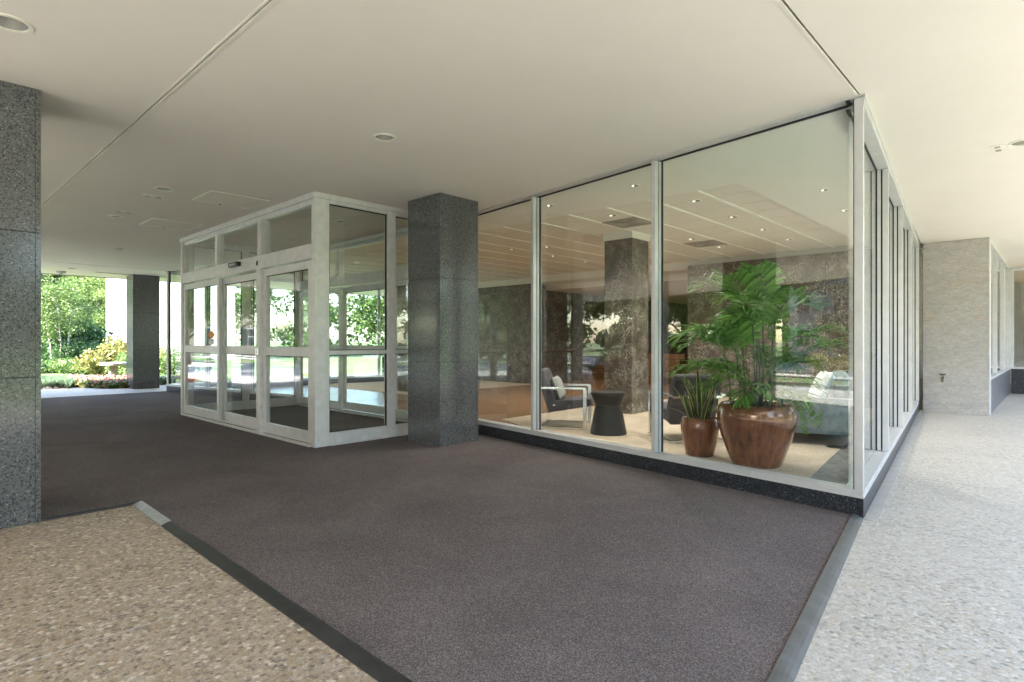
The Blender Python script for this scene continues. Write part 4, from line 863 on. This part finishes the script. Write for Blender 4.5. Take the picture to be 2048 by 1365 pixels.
# ------------------------------------------------------------------ trees
def tree_mesh(seed, h, r, base, n, size, lm, bm_='bark', multi=1):
    random.seed(seed); global rng; rng = np.random.default_rng(seed)
    t = thing('tree', 'x y z w', 'tree', (0, 0, 0), local=True); tr = MB()
    ends = []
    for m_i in range(multi):
        ox, oy = (0, 0) if multi == 1 else (random.uniform(-.3, .3), random.uniform(-.3, .3)); r0 = .03 * h ** .85 * (1 if multi == 1 else .45)
        top = Vector((ox * 3 + random.uniform(-.3, .3), oy * 3 + random.uniform(-.3, .3), h * .72)); tr.tube([(ox, oy, 0), (ox * 1.5 + .05, oy * 1.5, base), tuple(Vector((ox * 2, oy * 2, base)).lerp(top, .5)), tuple(top)], [r0, r0 * .78, r0 * .5, r0 * .15], 8); ends.append(top)
        for k in range(9 if multi == 1 else 4):
            z = random.uniform(base * .9, h * .68); a_ = random.uniform(0, 6.28); l = r * random.uniform(.5, .9) * (1 - .45 * (z - base) / h)
            p = Vector((ox * 2, oy * 2, z)); e = p + Vector((math.cos(a_) * l, math.sin(a_) * l, l * random.uniform(.25, .7))); tr.tube([tuple(p), tuple(p.lerp(e, .5) + Vector((0, 0, .1 * l))), tuple(e)], [r0 * .4, r0 * .25, r0 * .08], 6); ends.append(e)
    tr.build('trunk', M[bm_], t, smooth=True)
    cl = 70; ctr = blob(cl, (r * .8, r * .8, (h - base) * .42), .35); ctr[:, 2] += base + (h - base) * .52
    ctr = np.concatenate([ctr, np.array([tuple(e) for e in ends])]); per = n // len(ctr)
    P = np.concatenate([c + blob(int(per * rng.uniform(.5, 1.4)), tuple(np.array([.24, .24, .17]) * r * rng.uniform(.6, 1.3)), .15) for c in ctr]); P[:, 2] = np.maximum(P[:, 2], base * .55)
    V, Q = leaf_quads(P, size, .35); soup('crown', V, Q, M[lm], t); return t
TR = [tree_mesh(11, 10.5, 4.2, 1.6, 16000, .24, 'leaf_tree'), tree_mesh(12, 8.0, 3.4, 1.2, 14000, .20, 'leaf_light'), tree_mesh(13, 12.5, 4.6, 1.8, 16000, .27, 'leaf_tree'), tree_mesh(14, 4.6, 1.7, 1.2, 9000, .10, 'leaf_light', 'bark_pale', 3)]
used = [False] * 4
def put_tree(k, xy, rz, sc, label, nm='tree', group='trees round the entrance court'):
    t = TR[k] if not used[k] else copy_tree(TR[k]); used[k] = True
    t.name = nm; t.location = (xy[0], xy[1], -.16); t.rotation_euler = (0, 0, rz); t.scale = (sc, sc, sc); tag(t, label, 'tree', group); return t
put_tree(3, GP(115, 26.5), .4, 1.0, 'small pale green tree on several thin pale trunks behind the lawn', 'multistem_tree', 'garden trees beyond the canopy')
put_tree(0, GP(150, 50), 1.2, 1.0, 'large leafy tree filling the view left of the white house', 'broadleaf_tree', 'garden trees beyond the canopy')
put_tree(2, GP(84, 47), 2.2, 1.0, 'tall tree behind the small pale tree by the near column', 'broadleaf_tree', 'garden trees beyond the canopy')
put_tree(1, GP(196, 46), 2.9, .9, 'lower dark tree touching the white house corner', 'broadleaf_tree', 'garden trees beyond the canopy')
spots = [(1, 17, -10, 1.0), (0, 25, -15.5, 1.0), (1, 12, -23, 1.1), (0, 31, -10, .95), (1, 37, -5, 1.1), (2, 36, -24, 1.0), (0, 7, -25, 1.0), (2, 1, -27, 1.0), (1, -7, -10, 1.0), (0, -14, -9.5, 1.0), (2, -20, 1, 1.0), (0, -17, 12, .9), (2, 24, -27, 1.1), (0, 16, -28, 1.0), (1, -12, -25, 1.0), (1, 44, 1, 1.1), (2, 48, -14, 1.0), (0, -24, 22, 1.0), (1, -10, 24, .9), (0, 42, -9, .9), (1, -21, -16, 1.0)]
for i, (k, a_, b_, s) in enumerate(spots):
    put_tree(k, W(a_, b_), i * 1.7, s, 'street tree across the drive, mirrored in the lobby glass', 'street_tree', 'street trees mirrored in the glass')
for i, (a_, b_) in enumerate(((14, -8.6), (20, -8.4), (26, -8.3), (9.5, -8.5), (22.5, 2.5), (30, 2.2), (-4, -8.5))):
    foliage('street_shrub', 'shrub bed across the drive, mirrored in the lobby glass', 'shrub', W(a_, b_), (.9, .8, .6), 900, .13, [M['leaf_gold'], M['leaf_dark'], M['leaf_light']][i % 3], 14, 'shrubs across the drive mirrored in the glass', 2)

nc_ = 1250; th_ = rng.uniform(0, 2 * math.pi, nc_); bump_ = .5 + .5 * np.sin(th_ * 37) * np.sin(th_ * 23 + 1.3)
rd_ = rng.uniform(66, 84, nc_); zz_ = (rng.uniform(0, 1, nc_) ** .85) * (6.5 + 5.0 * bump_)
cen_ = np.stack([rd_ * np.cos(th_) - 6, rd_ * np.sin(th_) + 6, zz_], 1)
Pt = np.concatenate([c + blob(190, (2.3 * k, 2.3 * k, 1.5 * k), .45) for c, k in zip(cen_, rng.uniform(.6, 1.3, nc_))]); Pt[:, 2] = np.maximum(Pt[:, 2], -.1)
V_, Q_ = leaf_quads(Pt, .52, .4, .7)
tl_ = soup('treeline', V_, Q_, M['leaf_tree']); tag(tl_, 'far belt of trees closing the view round the court', 'trees', kind='stuff')
for i, (a_, b_, rr_, hh_) in enumerate(((18, -24, 2.6, 1.7), (27, -23.5, 3.0, 1.9), (9, -24, 2.8, 1.6), (38, -12, 2.4, 1.5), (33, -8.8, 1.6, 1.1), (1, -23.5, 2.6, 1.7), (-9, -23, 3.0, 1.9), (40, 4, 2.4, 1.6), (35, 6, 2.0, 1.4), (-16, -4, 2.4, 1.5), (-15, 6, 2.5, 1.6), (-13, 16, 2.2, 1.5))):
    foliage('tall_shrub', 'tall leafy shrub beyond the drive, mirrored in the glass', 'shrub', W(a_, b_), (rr_, rr_ * .8, hh_), 3600, .2, [M['leaf_tree'], M['leaf_light'], M['leaf_dark']][i % 3], 40, 'tall shrubs beyond the drive mirrored in the glass', 3)
# ------------------------------------------------------------------ buildings
def house(label, c, rz, wd, dp, h, wallm, storeys, per, roof=None, balc=False, name='house', cat='house'):
    t = thing(name, label, cat, (c[0], c[1], -.16), rz, local=True)
    MB().box(-wd / 2, wd / 2, 0, dp, 0, h).build('wall', M[wallm], t)
    if roof == 'mansard':
        r_ = MB(); b_ = .35; tp_ = 1.3; z0, z1 = h, h + 3.0
        vs = [(-wd / 2 - b_, -b_, z0), (wd / 2 + b_, -b_, z0), (wd / 2 + b_, dp + b_, z0), (-wd / 2 - b_, dp + b_, z0), (-wd / 2 + tp_, tp_, z1), (wd / 2 - tp_, tp_, z1), (wd / 2 - tp_, dp - tp_, z1), (-wd / 2 + tp_, dp - tp_, z1)]
        rf = r_.add(vs, [(3, 2, 1, 0), (4, 5, 6, 7), (0, 1, 5, 4), (1, 2, 6, 5), (2, 3, 7, 6), (3, 0, 4, 7)]).build('roof', M['slate'], t)
        for k in range(per // 2 + 1):
            x = -wd / 2 + 1.6 + k * (wd - 3.2) / max(1, per // 2); MB().box(x - .7, x + .7, -.15, 1.6, h + .4, h + 2.2).build('dormer', M['white_paint'], rf); MB().box(x - .45, x + .45, -.19, -.151, h + .7, h + 1.9).build('dormer_window', M['win_dark'], rf)
    else: MB().box(-wd / 2 - .2, wd / 2 + .2, -.2, dp + .2, h + .002, h + .5).build('roof', M['white_paint'] if wallm != 'white_wall' else M['concrete'], t)
    sh = h / storeys
    for s in range(storeys):
        for k in range(per):
            x = -wd / 2 + (k + .5) * wd / per; z = s * sh + sh * .32; ww = min(1.3, wd / per * .5)
            wi = MB().box(x - ww / 2, x + ww / 2, -.03, .0 - .002, z, z + sh * .48).build('window', M['win_dark'], t)
            fm = MB(); fm.box(x - ww / 2 - .09, x - ww / 2, -.07, -.002, z - .06, z + sh * .48 + .09); fm.box(x + ww / 2, x + ww / 2 + .09, -.07, -.002, z - .06, z + sh * .48 + .09); fm.box(x - ww / 2, x + ww / 2, -.07, -.002, z + sh * .48, z + sh * .48 + .09); fm.box(x - .03, x + .03, -.06, -.031, z, z + sh * .48); fm.box(x - ww / 2, x - .03, -.06, -.031, z + sh * .23, z + sh * .27).build('frame', M['white_paint'], wi)
            if balc and k % 2 == 0 and s > 0:
                bo = MB().box(x - 1.5, x + 1.5, -1.4, -.002, s * sh, s * sh + .18).build('balcony', M['concrete'], t)
                rr_ = MB(); rr_.box(x - 1.48, x + 1.48, -1.38, -1.33, s * sh + 1.1, s * sh + 1.16)
                for q in range(9): rr_.box(x - 1.46 + q * .36, x - 1.43 + q * .36, -1.37, -1.34, s * sh + .182, s * sh + 1.098)
                rr_.build('railing', M['dark_plastic'], bo)
    return t
def plain_house(label, p, q, dp, h):
    t = thing('white_house', label, 'house', ((p[0] + q[0]) / 2, (p[1] + q[1]) / 2, -.16)); d = Vector((q[0] - p[0], q[1] - p[1])); L = d.length; d /= L; n = Vector((-d.y, d.x)); n = n if n.y < 0 else -n
    fr = (p, tuple(d), tuple(n)); MB().fr(fr, 0, L, -dp, 0, -.16, h).build('wall', M['white_wall'], t); MB().fr(fr, -.3, L + .3, -dp - .3, .3, h + .002, h + .6).build('roof', M['concrete'], t)
    MB().fr(fr, 2.1, 3.6, .001, .05, 3.2, 3.3).build('ledge', M['concrete'], t); MB().fr(fr, 2.1, 3.6, .001, .05, 1.9, 2.0).build('ledge', M['concrete'], t)
    return t
plain_house('plain white sunlit house wall behind the far column', GP(212, 40), GP(470, 44), 10, 13)
house('grey blue building with white windows showing above the garden trees', GP(140, 66), R(-38), 18, 10, 13, 'pale_wall', 4, 8)
house('cream house with slate mansard roof, mirrored in the sliding doors', W(58, -9), math.atan2(A.y, A.x) - R(90) + R(10), 18, 10, 6.4, 'cream_wall', 2, 6, 'mansard')
house('pale apartment block with balconies across the street, mirrored in the side glass', W(16, -40), math.atan2(B.y, B.x) - R(-90), 34, 14, 21, 'pale_wall', 7, 10, None, True, 'apartment_block', 'building')
house('second pale apartment block across the street, mirrored in the lobby glass', W(-32, -34), math.atan2(B.y, B.x) - R(-100), 30, 14, 18, 'white_wall', 6, 9, None, True, 'apartment_block', 'building')

# ------------------------------------------------------------------ cars (seen mirrored in the glass)
def car(label, c, rz, paint, suv=0.0):
    t = thing('parked_car', label, 'car', (c[0], c[1], -.13), rz, 'cars round the entrance court', local=True)
    hgt = 1.46 + suv * .28
    # lower body: rings of half width and height along the length
    prof = [(-2.28, .60, .42, .78), (-2.18, .78, .32, .92), (-1.7, .88, .24, .98), (-.6, .91, .22, .97), (.6, .91, .22, .95), (1.25, .90, .23, .93), (1.9, .84, .26, .83), (2.22, .70, .32, .70), (2.32, .52, .40, .60)]
    V = []; Fc = []; k = 8
    for x, w_, z0, z1 in prof:
        z1 += suv * .12; m_ = (z0 + z1) / 2
        for s in (-1, 1): pass
        V += [(x, -w_ * .86, z0), (x, -w_, z0 + .14), (x, -w_ * 1.0, m_ + .06), (x, -w_ * .90, z1), (x, w_ * .90, z1), (x, w_, m_ + .06), (x, w_, z0 + .14), (x, w_ * .86, z0)]
    for i in range(len(prof) - 1): Fc += [(i * k + j, i * k + (j + 1) % k, (i + 1) * k + (j + 1) % k, (i + 1) * k + j) for j in range(k)]
    Fc += [tuple(range(k)), tuple(range((len(prof) - 1) * k, len(prof) * k))]
    MB().add(V, Fc).build('body', M[paint], t, smooth=True, auto=35)
    zb = .95 + suv * .12; cab = [(-2.0 if suv else -1.75, zb - .02, .78), (-1.45 if suv else -1.0, hgt - .06, .66), (-.2, hgt, .66), (.35, hgt - .04, .65), (1.25, zb - .03, .78)]
    V = []
    for x, z, w_ in cab: V += [(x, -w_, z), (x, w_, z)]
    n = len(cab); Fc = [(2 * i, 2 * i + 1, 2 * i + 3, 2 * i + 2) for i in range(n - 1)] + [tuple(2 * i for i in range(n)), tuple(2 * i + 1 for i in range(n))[::-1], (0, 1, 2 * n - 1, 2 * n - 2)]
    MB().add(V, Fc).build('glasshouse', M['win_dark'], t)
    rf = MB(); x0, x1 = cab[1][0] + .02, cab[3][0] - .02; rf.box(x0, x1, -.65, .65, hgt - .045, hgt + .02).build('roof', M[paint], t, bevel=.02)
    for s in (-1, 1):
        for (xa, za), (xb, zb_) in (((cab[0][0], zb), (x0, hgt - .02)), ((-.12, zb), (-.14, hgt - .02)), ((x1, hgt - .02), (1.22, zb))): MB().bar((xa, s * .785, za), (xb, s * .665, zb_), .07, .05).build('window_pillar', M[paint], t)
        for xw in (-1.42, 1.42):
            r_ = .34 + suv * .03; pr = [(.0, .02)]
            wv = MB(); yy0, yy1 = s * .74, s * .93
            def ring_(r, y): return [(xw + r * math.cos(2 * math.pi * i / 28), y, r_ + .0 + r * math.sin(2 * math.pi * i / 28)) for i in range(28)]
            rs = [(r_ * .62, yy1 * .99), (r_ * .66, yy1), (r_ * .95, yy1), (r_, yy1 * .97), (r_, yy0), (r_ * .6, yy0)]; V = []; Fc = []
            for r, y in rs: V += ring_(r, y)
            for i in range(len(rs) - 1): Fc += [(i * 28 + j, i * 28 + (j + 1) % 28, (i + 1) * 28 + (j + 1) % 28, (i + 1) * 28 + j) for j in range(28)]
            wh = MB().add(V, Fc).build('wheel', M['tyre'], t, smooth=True, auto=40)
            rm_ = MB(); rm_.add(ring_(r_ * .62, yy1 * .90) , [tuple(range(28))]).build('wheel_well', M['dark_plastic'], wh)
            sp_ = MB()
            for q in range(5):
                a_ = 2 * math.pi * q / 5 + .3; sp_.bar((xw, yy1 * .965, r_), (xw + r_ * .62 * math.cos(a_), yy1 * .975, r_ + r_ * .62 * math.sin(a_)), .03, .06)
            sp_.build('rim', M['alu'], wh)
            V = ring_(r_ * 1.16, s * .912) + ring_(r_ * 1.0, s * .918); MB().add(V, [(j, (j + 1) % 28, 28 + (j + 1) % 28, 28 + j) for j in range(28)]).build('wheel_arch', M['dark_plastic'], t)
        MB().box(2.10, 2.27, s * .62 - .14, s * .62 + .14, .60 + suv * .1, .70 + suv * .1).build('headlight', M['white_paint'], t, bevel=.02); MB().box(-2.27, -2.15, s * .62 - .12, s * .62 + .12, .72, .86).build('tail_light', M['red_kerb'], t, bevel=.02)
        MB().box(-.35, -.18, s * .905 - .015, s * .905 + .015, .84, .87).build('door_handle', M['chrome'], t)
    return t
rzA = math.atan2(A.y, A.x)
car('black car parked at the kerb, mirrored in the lobby glass', W(9.1, -1.32), rzA, 'car_black')
car('silver car on the street, mirrored between the lobby posts', W(24, -9.9 - 5), rzA, 'car_silver', 1.0)
car('teal car on the street, mirrored beside the dark column', W(-3, -15), rzA + math.pi, 'car_teal')
for o in bpy.data.objects:
    if '_off' in o: del o['_off']
